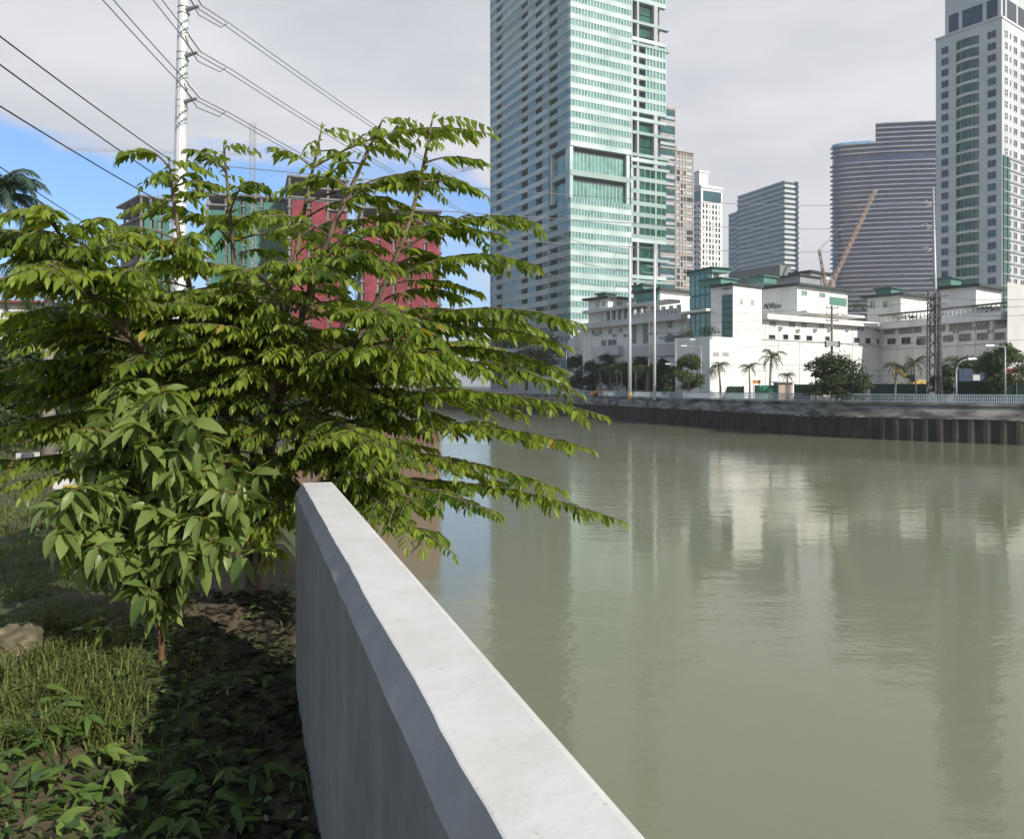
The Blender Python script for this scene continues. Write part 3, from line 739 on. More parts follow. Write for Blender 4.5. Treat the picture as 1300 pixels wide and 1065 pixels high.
# ================================================================== construction site in the distance behind the tree
def frame_tower(name, label, px0, px1, d, py_top, storey, net, py_net_top, net_from=None, deep=22, px_side=None):
    c = Vector(G((px0 + px1) / 2, d)); root = thing(name, label, 'building', (c.x, c.y, ROAD))
    fc = Fa(G(px0, d), G(px1, d + 6)); zt = H(py_top, d); Ln = fc.L
    rc = random.Random(int(px0)); f = MB(); fc.box(f, .8, Ln - .8, ROAD, zt - storey * 2, -deep, -3, 'raw_concrete'); f.build('core', root)
    z = zt; f = MB()
    while z > 8: fc.box(f, -.3, Ln + .3, z - .55, z, -deep - 1, .3, 'raw_concrete'); z -= storey
    f.build('floor_slab', root)
    f = MB(); nb_ = max(3, int(Ln / 5))
    for k in range(nb_ + 1):
        u = .4 + (Ln - .8) * k / nb_
        for dd in (-.2, -8, -16): fc.box(f, u - .35, u + .35, ROAD, zt, dd - .5, dd, 'raw_concrete')
    f.build('column', root)
    f = MB()
    for k in range(int(Ln / 2.2)):
        u = rc.uniform(0, Ln); fc.box(f, u - .06, u + .06, zt, zt + rc.uniform(.8, 3), -4, -3.88, 'raw_concrete')
    f.build('rebar', root)
    if net:
        zn = H(py_net_top, d)
        for k in range(nb_):
            u0 = .4 + (Ln - .8) * k / nb_ + .7; u1 = .4 + (Ln - .8) * (k + 1) / nb_ - .5; f = MB()
            z = zn - rc.choice((0, 0, storey))
            while z > 8 + storey:
                fc.box(f, u0, u1 + rc.uniform(-.3, .6), z - storey, z, .36, .46, net)
                z -= storey
            f.build('safety_net', root)
    return root
frame_tower('unfinished_building', 'grey unfinished concrete frame with green netting at the left, behind the steel pole', 178, 216, 240, 247, 3.3, 'green_netting', 264)
frame_tower('unfinished_building', 'wide low unfinished concrete frame wrapped in green netting behind the treetop', 262, 378, 262, 246, 3.3, 'green_netting', 254)
frame_tower('unfinished_building', 'unfinished tower with raw dark upper floors above red netting', 366, 442, 250, 222, 3.3, 'red_netting', 254)
frame_tower('unfinished_building', 'unfinished tower in red netting nearest to the glass tower', 458, 560, 245, 262, 3.3, 'red_netting', 276)
cm = thing('tower_crane', 'grey lattice tower crane mast rising above the tree left of the red building', 'crane', (X(321, 255), 255, ROAD))
def lattice(mb, a, b, w, mt, step, t=.09):
    a, b = Vector(a), Vector(b); d = (b - a).normalized(); s = d.orthogonal().normalized(); u = d.cross(s); n = max(2, int((b - a).length / step))
    cs_ = [s * w + u * w, s * w - u * w, -s * w - u * w, -s * w + u * w]
    for c in cs_: mb.bar(a + c, b + c, t, mt)
    for k in range(n):
        p = a + (b - a) * (k / n); q_ = a + (b - a) * ((k + 1) / n)
        for j in range(4): mb.bar(p + cs_[j], q_ + cs_[(j + 1) % 4], t * .7, mt)
f = MB(); lattice(f, (X(321, 255), 255, ROAD), P(321, 156, 255), .7, 'crane_grey', 2.2, .09); f.build('mast', cm)
f = MB(); lattice(f, P(318.5, 196, 255), P(82, 189, 245), .45, 'crane_grey', 2.5, .055); f.build('jib', cm)
cm = thing('tower_crane', 'distant crane with a long pale jib rising to the right beside the glass tower', 'crane', (X(455, 262), 262, ROAD))
f = MB(); lattice(f, (X(455, 262), 262, ROAD), P(455, 236, 262), .7, 'crane_grey', 2.2, .12); f.build('mast', cm)
f = MB(); lattice(f, P(455, 247, 262), P(609, 211, 268), .45, 'crane_grey', 2.4, .06); f.build('jib', cm)
cm = thing('mobile_crane', 'orange lattice crane boom slanting in front of the striped tower', 'crane', (X(1046, 205), 205, ROAD))
f = MB(); lattice(f, (X(1040, 205), 205, H(395, 205)), P(1112, 241, 215), .3, 'crane_orange', 2, .085); f.build('boom', cm)
f = MB(); lattice(f, (X(1050, 205), 205, H(375, 205)), P(1040, 317, 205), .25, 'crane_orange', 2, .08); f.bar(P(1040, 317, 205), P(1054, 304, 205), .06, 'cable_grey'); f.bar(P(1040, 317, 205), P(1108, 246, 214), .04, 'cable_grey'); f.build('counter_mast', cm)
f = MB(); f.box(X(1046, 205), 205, ROAD, H(372, 205), 4, 4, 'steel_dark'); f.box(X(1046, 205), 205, H(372, 205), H(366, 205), 6, 4, 'crane_grey', 0, .8); f.build('cab', cm)
# ================================================================== the white riverside complex
A0 = Vector(G(872, 130)); B0 = Vector(G(741, 153)); A2 = Vector(G(968, 130)); CC = Vector(G(1117, 149.5)); DD = Vector(G(1279, 125.9))
ml = thing('white_complex', 'long low white riverside complex with teal roofed penthouses and rows of small windows', 'building', (A2.x, A2.y, ROAD))
ZP = H(398, 130)                     # parapet top
ZR = ZP - .75                        # roof deck
f = MB(); f.prism([tuple(v) for v in (B0, A0, A2, CC, DD, Vector((120, 150)), Vector((70, 195)), Vector((14, 195)))], ROAD, ZR, 'white_paint'); f.build('wall', ml)
fL = Fa(A0, B0); fA = Fa(A2, CC); fB = Fa(CC, DD)
f = MB()
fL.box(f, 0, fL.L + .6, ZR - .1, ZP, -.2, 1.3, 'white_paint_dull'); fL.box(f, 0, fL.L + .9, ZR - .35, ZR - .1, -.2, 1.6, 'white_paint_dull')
f.build('balcony_band', ml)
f = MB(); fA.box(f, 0, fA.L - .2, ZR - .1, ZP - .1, -.2, 1.0, 'white_paint'); fA.box(f, 0, fA.L - .2, ZR - .28, ZR - .1, -.2, 1.25, 'white_paint'); f.build('balcony_band', ml)
f = MB(); fB.box(f, 0, fB.L, ZR - .3, ZP - .1, -.2, 1.4, 'white_paint'); fB.box(f, 0, fB.L, ZR - .6, ZR - .3, -.2, 1.65, 'white_paint'); f.build('balcony_band', ml)
# planter railings on the roof edge
f = MB(); 
for k in range(int(fB.L / .8)): fB.box(f, .4 + k * .8, .5 + k * .8, ZP - .1, ZP + 1.2, .2, .3, 'white_paint_dull')
fB.box(f, 0, fB.L, ZP + 1.2, ZP + 1.5, .1, .4, 'raw_concrete'); f.build('roof_railing', ml)
f = MB()
for k in range(14): fL.box(f, 1.0 + k * .9, 1.5 + k * .9, ZP, ZP + (1.0 if k % 2 else 1.5), .3, .9, 'white_paint_dull')
f.build('parapet_merlon', ml)
# roof terrace pergola on the left wing
f = MB(); fp = Fa(A0 + Vector((-.6, 3.2)), B0 + Vector((.2, 4.5)))
for k in range(9):
    u = 8 + k * 1.75; fp.box(f, u, u + .7, ZR, ZP + 2.2, -.4, 0, 'white_paint')
fp.box(f, 1.0, 26, ZP + 2.2, ZP + 2.75, -1.2, 1.6, 'white_paint_dull'); fp.box(f, 9, 24, ZR, ZP + 2.2, -1.0, -.9, 'dark_glass'); f.build('pergola', ml)
def wpx(F_, px0, px1, py0, py1, gl='dark_glass', fr='white_paint_dull', cols=2, rows=1, d=.03, name='window'):
    a, b = F_.at(px0), F_.at(px1); a, b = min(a, b), max(a, b); dd = F_.depth((px0 + px1) / 2)
    f = MB(); F_.win(f, a, b, H(py1, dd), H(py0, dd), gl, fr, cols, rows, .09, d); return f.build(name, ml)
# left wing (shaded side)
for (a, b, c, d, g_) in ((764, 770.5, 432, 439, 'dark_glass'), (772.5, 783, 431, 438.5, 'dark_glass'), (760, 764, 419, 425, 'teal_glass'), (773, 777, 418, 424, 'teal_glass'),
                          (848, 854, 408, 416, 'blue_glass'), (817, 823, 411, 436, 'blue_glass'), (838, 842, 428, 431, 'teal_glass'), (808, 812, 449, 455, 'dark_glass'), (752, 756, 420, 425, 'blue_glass'), (786, 790, 417, 422, 'teal_glass')):
    wpx(fL, a, b, c, d, g_)
f = MB(); u0, u1 = fL.at(844), fL.at(869); fL.box(f, u1, u0, H(434, 133), H(426, 133), -.2, .05, 'dark_glass'); fL.box(f, u1, u0, H(452, 133), H(447, 133), -.2, .05, 'dark_glass'); f.build('loading_opening', ml)
f = MB(); fL.box(f, fL.at(808), fL.at(803), H(436, 140), H(412, 141), -.2, .08, 'grey_paint'); f.build('recess_shade_panel', ml)  # raised grey panel, a recess's shade put into its colour
f = MB(); fL.box(f, fL.at(791), fL.at(757), H(452, 147), H(440, 147), 0, 1.2, 'white_paint_dull'); fL.box(f, 0, fL.at(800), H(452, 135), H(437.5, 135), 0, .6, 'white_paint_dull'); f.build('ledge', ml)
# right wings
for a, b, c, d in ((977, 984.5, 408, 414), (1001, 1009, 409, 415.5), (1017, 1024, 409.5, 416), (1039.5, 1046, 411, 417), (1088, 1096, 413, 419), (1111, 1116, 414, 421)):
    wpx(fA, a, b, c, d, 'blue_glass', 'white_paint', 2, 2)
for a, b, c, d in ((975.5, 984, 425, 431), (993.5, 1000.5, 424.5, 431.5), (1007.5, 1016, 425, 432), (1023, 1031, 426, 433), (1047, 1053, 427, 433), (1083.5, 1091, 428.5, 436), (1098, 1105, 429, 436.5), (1112, 1116, 430, 437)):
    wpx(fA, a, b, c, d, 'dark_glass', 'white_paint', 1, 1)
for a, b, c, d in ((1127, 1137, 430, 437), (1145, 1156, 428.5, 436.5), (1164, 1175, 427.5, 438), (1198, 1210, 426, 434), (1218.5, 1232, 424, 433), (1241, 1254, 423, 431), (1263, 1275.5, 422.5, 431)):
    wpx(fB, a, b, c, d, 'dark_glass', 'grey_paint', 2, 1)
f = MB()
for a, b in ((1121.5, 1136), (1141, 1170), (1176, 1200), (1205, 1234), (1240, 1256), (1262, 1278)):
    d = fB.depth((a + b) / 2); fB.box(f, fB.at(a), fB.at(b), H(424.5 - (a - 1120) * .05, d), H(414 - (a - 1120) * .07, d), -.2, .04, 'grey_paint' if a != 1262 else 'dark_glass')
f.build('gallery_shade_panel', ml)  # flat panels coloured for the shade inside the recessed galleries
for a, b in ((1143, 1151), (1240, 1252), (1268, 1276)): wpx(fB, a, b, 410 - (a - 1120) * .05, 419 - (a - 1120) * .05, 'blue_glass', 'grey_paint', 2, 1, .09)
# tall blank block that projects to the river
um, vm = Vector((.8, .6)), Vector((-.6, .8))
Q0 = Vector(G(901, 115)); QT = Q0 + um * 5.4; Q1 = Q0 + um * 12.5; ZB = H(427, 115); ZTB = H(362, 118)
f = MB(); f.prism([tuple(Q0), tuple(QT), tuple(QT + vm * 3.9), tuple(Q0 + vm * 6.7), ], ROAD, ZB, 'white_paint'); f.build('wall', ml)
f = MB(); f.prism([tuple(QT), tuple(Q1), tuple(Q1 + vm * 8), tuple(QT + vm * 4.2)], ROAD, ZTB, 'white_paint'); f.build('wall', ml)
fT = Fa(QT, QT + vm * 4.2); fTf = Fa(QT, Q1)
f = MB(); fT.box(f, .15, fT.at(917), ZB + .05, ZTB - 1.4, -.2, .1, 'green_glass')
for k in range(8): fT.box(f, .15, fT.at(917), ZB + .4 + k, ZB + .5 + k, .1, .16, 'fence_green')
f.build('glazing', ml)
f = MB(); fTf.box(f, -.6, fTf.L + .1, ZTB, ZTB + .35, -4, .25, 'roof_dark'); f.build('roof', ml); f = MB(); fTf.box(f, .3, 4.2, ZTB + .35, ZTB + 1.35, -6.5, -2.5, 'teal_panel'); fTf.box(f, 0, 4.5, ZTB + 1.35, ZTB + 1.55, -6.9, -2.2, 'teal_roof'); f.build('roof_lantern', ml)
# teal glass stair tower left of the block
G0 = Vector(G(904, 122)); G1 = Vector(G(876.5, 127)); gt = Fa(G0, G1); gu = (G0 - G1).normalized(); gn = Vector((.5, .87))
f = MB(); f.prism([tuple(G0), tuple(G1), tuple(G1 + gn * 7), tuple(G0 + gn * 7)], ROAD, H(343, 124), 'white_paint_dull'); f.build('wall', ml)
f = MB()
for z0, z1, e in ((H(374, 124), H(348, 124), .2), (H(391, 124), H(376, 124), .2), (H(428, 124), H(398, 124), .1)):
    gt.box(f, .2, gt.L - .1, z0, z1, -.2, e, 'teal_glass')
    n_ = max(1, int((z1 - z0) / 1.1))
    for k in range(n_ + 1): gt.box(f, .2, gt.L - .1, z0 + (z1 - z0) * k / n_ - .05, z0 + (z1 - z0) * k / n_ + .05, e, e + .05, 'teal_panel')
    for k in range(5): gt.box(f, .2 + k * (gt.L - .4) / 4 - .05, .2 + k * (gt.L - .4) / 4 + .05, z0, z1, e, e + .08, 'teal_panel')
f.build('glazing', ml)
f = MB(); gt.box(f, -.8, gt.L + .8, H(343, 124), H(341.8, 124), -3.6, .7, 'teal_roof'); f.build('roof', ml); f = MB(); gt.box(f, -.4, gt.L + .6, H(348, 124), H(343, 124), -3.2, .3, 'teal_panel'); f.build('fascia', ml); f = MB(); gt.box(f, -.6, gt.L + 1.0, H(397, 124), H(394, 124), -1, 1.6, 'white_paint'); f.build('balcony_band', ml)
# right end block
E0 = Vector(G(1279, 122)); f = MB(); f.prism([tuple(E0), tuple(E0 + um * 30), tuple(E0 + um * 30 + vm * 6), tuple(E0 + Vector((5.4, 8.4)))], ROAD, H(358, 122), 'white_paint_dull'); f.build('wall', ml)
# penthouses
def penthouse(pxc, d, pxl, pxr, py_top, wins=(), mw='white_paint', roof_t=.45, over=.9, lantern=None, gl=None):
    c = Vector(G(pxc, d)); a = Fa(c, c + vm * 40); b = Fa(c, c + um * 40)
    l, r = a.at(pxl), b.at(pxr); zt = H(py_top, d)
    f = MB(); f.prism([tuple(c), tuple(c + um * r), tuple(c + um * r + vm * l), tuple(c + vm * l)], ZR - .5, zt, mw); o = f.build('penthouse', ml)
    f = MB(); b.box(f, -over, r + over, zt, zt + roof_t, -l - over, over, 'roof_dark')
    if lantern:
        fl_ = f
        for (x0, x1, y0, y1, h) in lantern: f = MB(); b.box(f, x0, x1, zt + roof_t, zt + roof_t + h, -y1, -y0, 'teal_panel'); b.box(f, x0 - .4, x1 + .4, zt + roof_t + h, zt + roof_t + h + .25, -y1 - .4, -y0 + .4, 'teal_roof'); f.build('roof_lantern', o)
        f = fl_
    f.build('roof', o)
    for (px0, px1, py0, py1, side) in wins:
        F_ = b if side == 'r' else a; u0, u1 = sorted((F_.at(px0), F_.at(px1))); dd = F_.depth((px0 + px1) / 2)
        f = MB(); F_.win(f, u0, u1, H(py1, dd), H(py0, dd), 'teal_glass', 'white_paint', 2, 1, .1, .03); f.build('window', o)
    return a, b, l, r, zt, o
penthouse(772, 151, 747, 806, 379, [(757, 761, 383, 390, 'l'), (765, 770, 382.5, 389.5, 'l'), (783, 790, 383, 390, 'r'), (800, 805, 384, 391, 'r')], lantern=[(2.2, 5, 3, 5.5, .9)])
a, b, l, r, zt, o = penthouse(838, 142, 808, 878, 369, lantern=[(1, 4, 5, 8, 1.1)])
f = MB(); a.box(f, .3, l - .1, ZP + .3, zt - .1, -.2, .3, 'teal_panel')
for k in range(5): a.box(f, .3, l - .1, ZP + .8 + k * .75, ZP + 1.0 + k * .75, .3, .36, 'teal_roof')
f.build('louvre', o)
a, b, l, r, zt, o = penthouse(1012, 140.5, 968, 1076, 363, [(1017, 1024, 369, 375.5, 'r'), (1040, 1047, 372, 378, 'r')], lantern=[(-5.6, -1.8, 3, 6, 1.1)])
f = MB(); b.box(f, b.at(1053), b.at(1074), H(383, 142), H(373, 142), -.2, .15, 'teal_panel'); b.box(f, -1, r + 1.5, ZP + .9, ZP + 1.3, -1, 2.6, 'white_paint'); f.build('louvre', o)
penthouse(1143.5, 147, 1101, 1182, 375, [(1105, 1111, 382, 392, 'l'), (1121, 1127, 382, 391, 'l')], lantern=[(2.2, 5.5, 3, 6, 1.3)])
a, b, l, r, zt, o = penthouse(1239, 133, 1195, 1271, 364, lantern=[(-2.4, 1.6, 3, 6, 1.1)])
# small fittings on the walls: air conditioners, drain pipes, string courses, blinds
ra = random.Random(12)
for F_, pxs, py in ((fL, (758, 781, 795, 826, 833, 851), 427), (fA, (990, 1012, 1034, 1052, 1075, 1093), 420), (fB, (1139, 1160, 1183, 1214, 1236, 1258), 421)):
    for px in pxs:
        dd = F_.depth(px); u = F_.at(px); z = H(py + ra.uniform(-2.5, 2.5), dd); f = MB(); F_.box(f, u - .4, u + .4, z, z + .5, 0, .38, 'hotel_paint'); F_.box(f, u - .3, u + .1, z + .08, z + .42, .38, .4, 'steel_dark'); f.build('air_conditioner', ml)
for F_, pxs, t_ in ((fL, (745, 770, 798, 815, 846, 866), ZR - .5), (fA, (972, 988, 1015, 1037, 1060, 1082, 1107), ZR - .4), (fB, (1122, 1139, 1159, 1180, 1216, 1238, 1260), ZR - .7)):
    for px in pxs: u = F_.at(px); f = MB(); F_.box(f, u - .04, u + .04, ROAD, t_, 0, .1, 'white_paint'); f.build('drain_pipe', ml)
f = MB(); fA.box(f, 0, fA.L - .1, H(434.5, 138), H(433.6, 138), 0, .18, 'white_paint_dull'); f.build('string_course', ml)
f = MB(); fB.box(f, 0, fB.L, H(440, 137), H(439, 137), 0, .2, 'white_paint_dull'); f.build('string_course', ml)
for px0, px1, py0, py1 in ((905, 913, 447, 452), (917, 925, 447, 452), (939, 943, 380, 386), (953, 957, 381, 387)):
    F_ = Fa(Q0, Q0 + um * 12.5); u0, u1 = F_.at(px0), F_.at(px1); dd = F_.depth(px0); f = MB(); F_.box(f, u0, u1, H(py1, dd), H(py0, dd), -.1, .06, 'white_paint_dull')
    for k in range(4): F_.box(f, u0 + .05, u1 - .05, H(py1, dd) + .05 + k * (H(py0, dd) - H(py1, dd)) / 4, H(py1, dd) + .1 + k * (H(py0, dd) - H(py1, dd)) / 4, .06, .1, 'grey_paint')
    f.build('vent_grille', ml)
# roof garden greenery and lower bushes
def clump(mb, c, rad, n, size, mt, rg, flat=.75):
    for _ in range(n):
        th = rg.uniform(0, 6.283); cz = rg.uniform(-.55, 1); rr = math.sqrt(max(0, 1 - cz * cz)); k = rg.uniform(.62, 1.05)
        o_ = Vector((rr * math.cos(th) * rad[0] * k, rr * math.sin(th) * rad[1] * k, cz * rad[2] * k)); p = Vector(c) + o_
        d = Vector((rg.gauss(0, 1), rg.gauss(0, 1), rg.gauss(-.3, .6))).normalized(); nn = (o_.normalized() + Vector((rg.gauss(0, .5), rg.gauss(0, .5), rg.gauss(.4, .4))))
        nn = nn - d * nn.dot(d)
        if nn.length < 1e-4: continue
        s = d.cross(nn.normalized()); L = size * rg.uniform(.7, 1.3); W = L * .5; tn = min(1, max(0, rg.gauss(.5, .22)))
        i = len(mb.v); e = nn.normalized() * (L * .12)
        mb.v += [tuple(p), tuple(p + d * L * .5 + s * W * .5 - e), tuple(p + d * L), tuple(p + d * L * .5 - s * W * .5 - e)]
        mb.face((i, i + 1, i + 2, i + 3), mt, tn)
rg = random.Random(8)
def bush(name, label, px, py, d, rx, rz, n, size, cat='bush', mt='far_leaf', group=None):
    c = P(px, py, d); root = thing(name, label, cat, (c.x, c.y, c.z - rz), group)
    f = MB()
    for k in range(6): clump(f, c + Vector((rg.uniform(-rx, rx) * .7, rg.uniform(-.5, .5), rg.uniform(-.3, .4) * rz)), (rx * .55, .7, rz * .75), n // 6, size, mt, rg)
    f.build('foliage', root)
    f = MB(); f.tube([(c.x, c.y, c.z - rz), (c.x, c.y, c.z)], [.06, .02], 'bark', 5); f.build('stem', root)
bush('roof_shrub', 'small shrub on the roof terrace right of the tall blank white block', 985, 389, 131, 1.9, .9, 240, .3)
bush('roof_shrub', 'green shrub at the foot of the teal glass stair tower', 903, 422, 114.5, 1.5, 1.0, 240, .3)
bush('roof_shrub', 'small green shrub on the ledge left of the teal stair tower', 869, 425, 124, 1.3, 1.0, 200, .3)
bush('roof_shrub', 'shrub on the roof terrace in the inner corner of the white complex', 1092, 391, 143, 2.0, 1.1, 240, .3)
bush('roof_shrub', 'planted greenery along the roof railing behind the lattice mast', 1147, 403, 141, 4.0, .6, 260, .3)
bush('roof_shrub', 'planted greenery along the roof railing at the right end of the white complex', 1252, 392, 128, 3.2, .7, 260, .3)
# ================================================================== trees and palms of the far bank
def broad_tree(name, label, px, d, top_py, w_px, base_z=ROAD, n=2600, size=.5, mt='far_leaf', group=None, low=.25, flat=1.0):
    x = X(px, d); zt = H(top_py, d); h = zt - base_z; rx = w_px / 1000 * d / 2
    root = thing(name, label, 'tree', (x, d, base_z), group)
    f = MB(); f.tube([(x, d, base_z - .1), (x + .1, d, base_z + h * .3), (x - .1, d, base_z + h * .55), (x, d, base_z + h * .8)], [h * .028, h * .022, h * .016, h * .006], 'bark', 7)
    for k in range(6):
        a = k * 1.05 + rg.random(); z0 = base_z + h * rg.uniform(.25, .5)
        f.tube([(x, d, z0), (x + math.cos(a) * rx * .4, d + math.sin(a) * rx * .4, z0 + h * .15), (x + math.cos(a) * rx * .75, d + math.sin(a) * rx * .75, z0 + h * .25)], [h * .013, h * .009, h * .004], 'bark', 5)
    f.build('trunk', root, smooth=True)
    f = MB(); K = 26
    for k in range(K):
        a = rg.uniform(0, 6.283); q_ = math.sqrt(rg.random()); zz = rg.uniform(low, .93)
        env = math.sin(math.pi * min(1, max(0.02, (zz - low + .12) / (1.12 - low)))) ** .6
        c = (x + math.cos(a) * rx * .72 * q_ * env, d + math.sin(a) * rx * .72 * q_ * env, base_z + h * zz)
        s = rg.uniform(.75, 1.25); clump(f, c, (rx * .33 * s, rx * .33 * s, min(h * .16, rx * .3) * s * flat), n // K, size, mt, rg)
    f.build('crown', root)
    return root
broad_tree('rain_tree', 'wide dark green tree at the left end of the far bank below the glass tower', 668, 168, 418, 118, n=11000, size=.5, low=.3, flat=.8)
bt = 'dark trees in front of the white complex'
broad_tree('broadleaf_tree', 'dark tree behind the leftmost palms in front of the white complex', 733, 157, 452, 40, n=4200, size=.42, group=bt)
broad_tree('broadleaf_tree', 'dark bushy tree between the leftmost palms and the tallest steel pole', 772, 146, 449, 50, n=5000, size=.42, group=bt)
broad_tree('broadleaf_tree', 'dark tree just right of the tallest steel pole', 815, 138, 455, 44, n=4500, size=.4, group=bt)
broad_tree('broadleaf_tree', 'dark low tree just right of the second steel pole', 843, 131, 458, 40, n=4200, size=.4, group=bt)
broad_tree('broadleaf_tree', 'fuller green tree beside the lamp post left of the blank white block', 874, 110, 451, 44, n=4500, size=.36, mt='far_leaf_light', group=bt)
broad_tree('broadleaf_tree', 'low dark tree at the left end of the palms before the white complex', 752, 150, 460, 44, n=4200, size=.4, group=bt, low=.05)
broad_tree('broadleaf_tree', 'low dark tree directly behind the tallest steel pole', 795, 142, 462, 40, n=4200, size=.4, group=bt, low=.05)
broad_tree('broadleaf_tree', 'low dark tree behind the second steel pole', 829, 134, 464, 40, n=4200, size=.38, group=bt, low=.05)
broad_tree('broadleaf_tree', 'low dark tree between the second steel pole and the lamp posts', 855, 121, 468, 34, n=3600, size=.36, group=bt, low=.05)
broad_tree('mango_tree', 'round dark green tree in front of the white complex beside the curved lamp post', 1062, 86, 449, 98, n=9000, size=.32, low=.08)
broad_tree('broadleaf_tree', 'leafy tree at the right edge before the white complex', 1275, 82, 438, 74, n=7000, size=.32, mt='far_leaf_light')
broad_tree('broadleaf_tree', 'dark tree left of the right edge tree behind the palms', 1232, 93, 455, 56, n=4200, size=.34)
broad_tree('broadleaf_tree', 'small dark tree at the foot of the lattice mast', 1196, 84, 462, 34, n=2600, size=.32)

def palm_mesh(h, nf, fl, mt, seed, droop=1.0, trunk_r=.16, leaflet=.5, nl=16):
    rp = random.Random(seed); tr = MB(); lean = rp.uniform(-.25, .25)
    tr.tube([(0, 0, -.1), (lean * .2, 0, h * .35), (lean * .6, .05, h * .7), (lean, .08, h)], [trunk_r * 1.35, trunk_r * .95, trunk_r * .85, trunk_r * .7], 'palm_trunk', 9)
    cr_ = MB(); top = Vector((lean, .08, h))
    for k in range(nf):
        a = k * 2.399 + rp.uniform(-.2, .2); e = rp.uniform(-.35, 1.25); L = fl * rp.uniform(.8, 1.1); tn = min(1, max(0, rp.gauss(.45 + e * .15, .15)))
        pts = []; p = top.copy(); el = e
        for j in range(8):
            pts.append(p.copy()); dd = Vector((math.cos(a) * math.cos(el), math.sin(a) * math.cos(el), math.sin(el))); p = p + dd * (L / 7); el -= (.16 + .05 * j) * droop
        cr_.tube(pts, [.05, .045, .04, .034, .028, .02, .014, .008], mt, 4, tone=tn)
        for j in range(nl):
            t = .14 + .86 * (j + .5) / nl; q_ = t * 7; i0 = min(6, int(q_)); w_ = q_ - i0; b = pts[i0] * (1 - w_) + pts[i0 + 1] * w_
            T = (pts[i0 + 1] - pts[i0]).normalized(); S = T.cross(Vector((0, 0, 1)))
            S = S.normalized() if S.length > .01 else Vector((-math.sin(a), math.cos(a), 0))
            for sg in (-1, 1):
                ll = leaflet * (math.sin(math.pi * (t * .8 + .14)) ** .6) * rp.uniform(.8, 1.15)
                d = (S * sg * .75 + T * .65 + Vector((0, 0, -rp.uniform(.25, .8)))).normalized(); w = T * (.022 + .03 * leaflet)
                m_ = b + d * ll * .5; t_ = b + d * ll + Vector((0, 0, -.18 * ll)); tt = min(1, max(0, tn + rp.gauss(0, .12)))
                i = len(cr_.v); cr_.v += [tuple(b - w * .5), tuple(b + w * .5), tuple(m_ + w * .6), tuple(t_), tuple(m_ - w * .4)]
                cr_.face((i, i + 1, i + 2, i + 4), mt, tt); cr_.face((i + 4, i + 2, i + 3), mt, tt)
    return tr, cr_
def make_palm(name, label, loc, group=None, **kw):
    root = thing(name, label, 'palm', (0, 0, 0), group); tr, cr_ = palm_mesh(**kw)
    tr.build('trunk', root, smooth=True); cr_.build('crown', root); root.location = loc; ORG[root.name] = Vector(loc); return root
pg = 'young palms along the far bank'
specs = [(977, 443, 'tall palm in front of the blank white block, the tallest of the bank palms', 9), (952, 459, 'slender palm left of the tallest bank palm', 14), (915, 455, 'thick trunked palm before the left edge of the blank white block', 12), (903, 463, 'short palm beside the thick trunked palm at the blank block', 13),
         (1001, 471, 'low palm with drooping fronds by the small beige hut', 9), (763, 459, 'leftmost young palm left of the tallest steel pole', 6), (775, 464, 'second young palm left of the tallest steel pole', 6), (784, 461, 'third young palm left of the tallest steel pole', 6), (789, 466, 'young palm close to the left of the tallest steel pole', 6),
         (808, 463, 'young palm just right of the tallest steel pole', 6), (821, 462, 'young palm at the foot of the thin pole between the steel poles', 6), (1136, 455, 'left palm of the pair beside the yellow digger', 9), (1163, 452, 'right palm of the pair beside the yellow digger', 9), (1213, 449, 'bending palm right of the lattice mast', 10), (1199, 461, 'palm close to the right of the lattice mast', 9), (735, 470, 'small palm behind the white car', 12)]
proto = [make_palm('young_palm', specs[k][2], (0, 0, 0), pg, h=4.2, nf=17, fl=1.75, mt='palm_leaf', seed=20 + k, trunk_r=.13, leaflet=.55, nl=13) for k in range(3)]
for k, (px, py, lab, off) in enumerate(specs):
    d = bank_d(px) + off; hh = H(py, d) - ROAD; sc = hh / 5.0
    loc = (X(px, d), d, ROAD)
    if k < 3:
        o = proto[k]; o.location = loc; o.scale = (sc, sc, sc); o.rotation_euler = (0, 0, k * 1.3)
    else: dup(proto[k % 3], loc, k * 1.7, sc, lab)
proto[2].scale = tuple(proto[2].scale)

# ================================================================== poles, lamps, masts
def steel_pole(label, px, top_py, d, r, base_py=497, arms=(), yellow=True):
    x = X(px, d); zt = H(top_py, d); root = thing('transmission_pole', label, 'utility pole', (x, d, ROAD), 'steel transmission poles on the far bank')
    f = MB(); f.tube([(x, d, ROAD - .1), (x, d, (ROAD + zt) / 2), (x, d, zt)], [r, r * .82, r * .6], 'steel_white', 10); f.build('shaft', root, smooth=True)
    if yellow:
        f = MB(); f.tube([(x, d, ROAD), (x, d, ROAD + .9)], r * 1.06, 'yellow_paint', 10); f.build('painted_base', root)
    for py, sg, L in arms:
        z = H(py, d); f = MB(); f.tube([(x, d, z), (x + sg * L * .5, d - .3, z - .05), (x + sg * L, d - .6, z + .15)], [.12, .09, .06], 'steel_grey', 6)
        f.tube([(x + sg * L, d - .6, z + .1), (x + sg * L - .5, d + .2, z - .7), (x + sg * .25, d, z - .9)], [.05, .06, .05], 'insulator', 6); f.build('crossarm', root)
    return x, d
steel_pole('tallest bright steel pole on the far bank with a yellow painted foot', 799.5, 309, 118, .29, arms=((322, -1, 2.0), (343, -1, 2.0), (364, -1, 2.0)))
steel_pole('second bright steel pole on the far bank, right of the tallest one', 831, 322, 112, .23, arms=((339, -1, 1.2), (358, -1, 1.2)), yellow=False)
f = MB(); dT = bank_d(823) + 7; xT = X(823.5, dT)
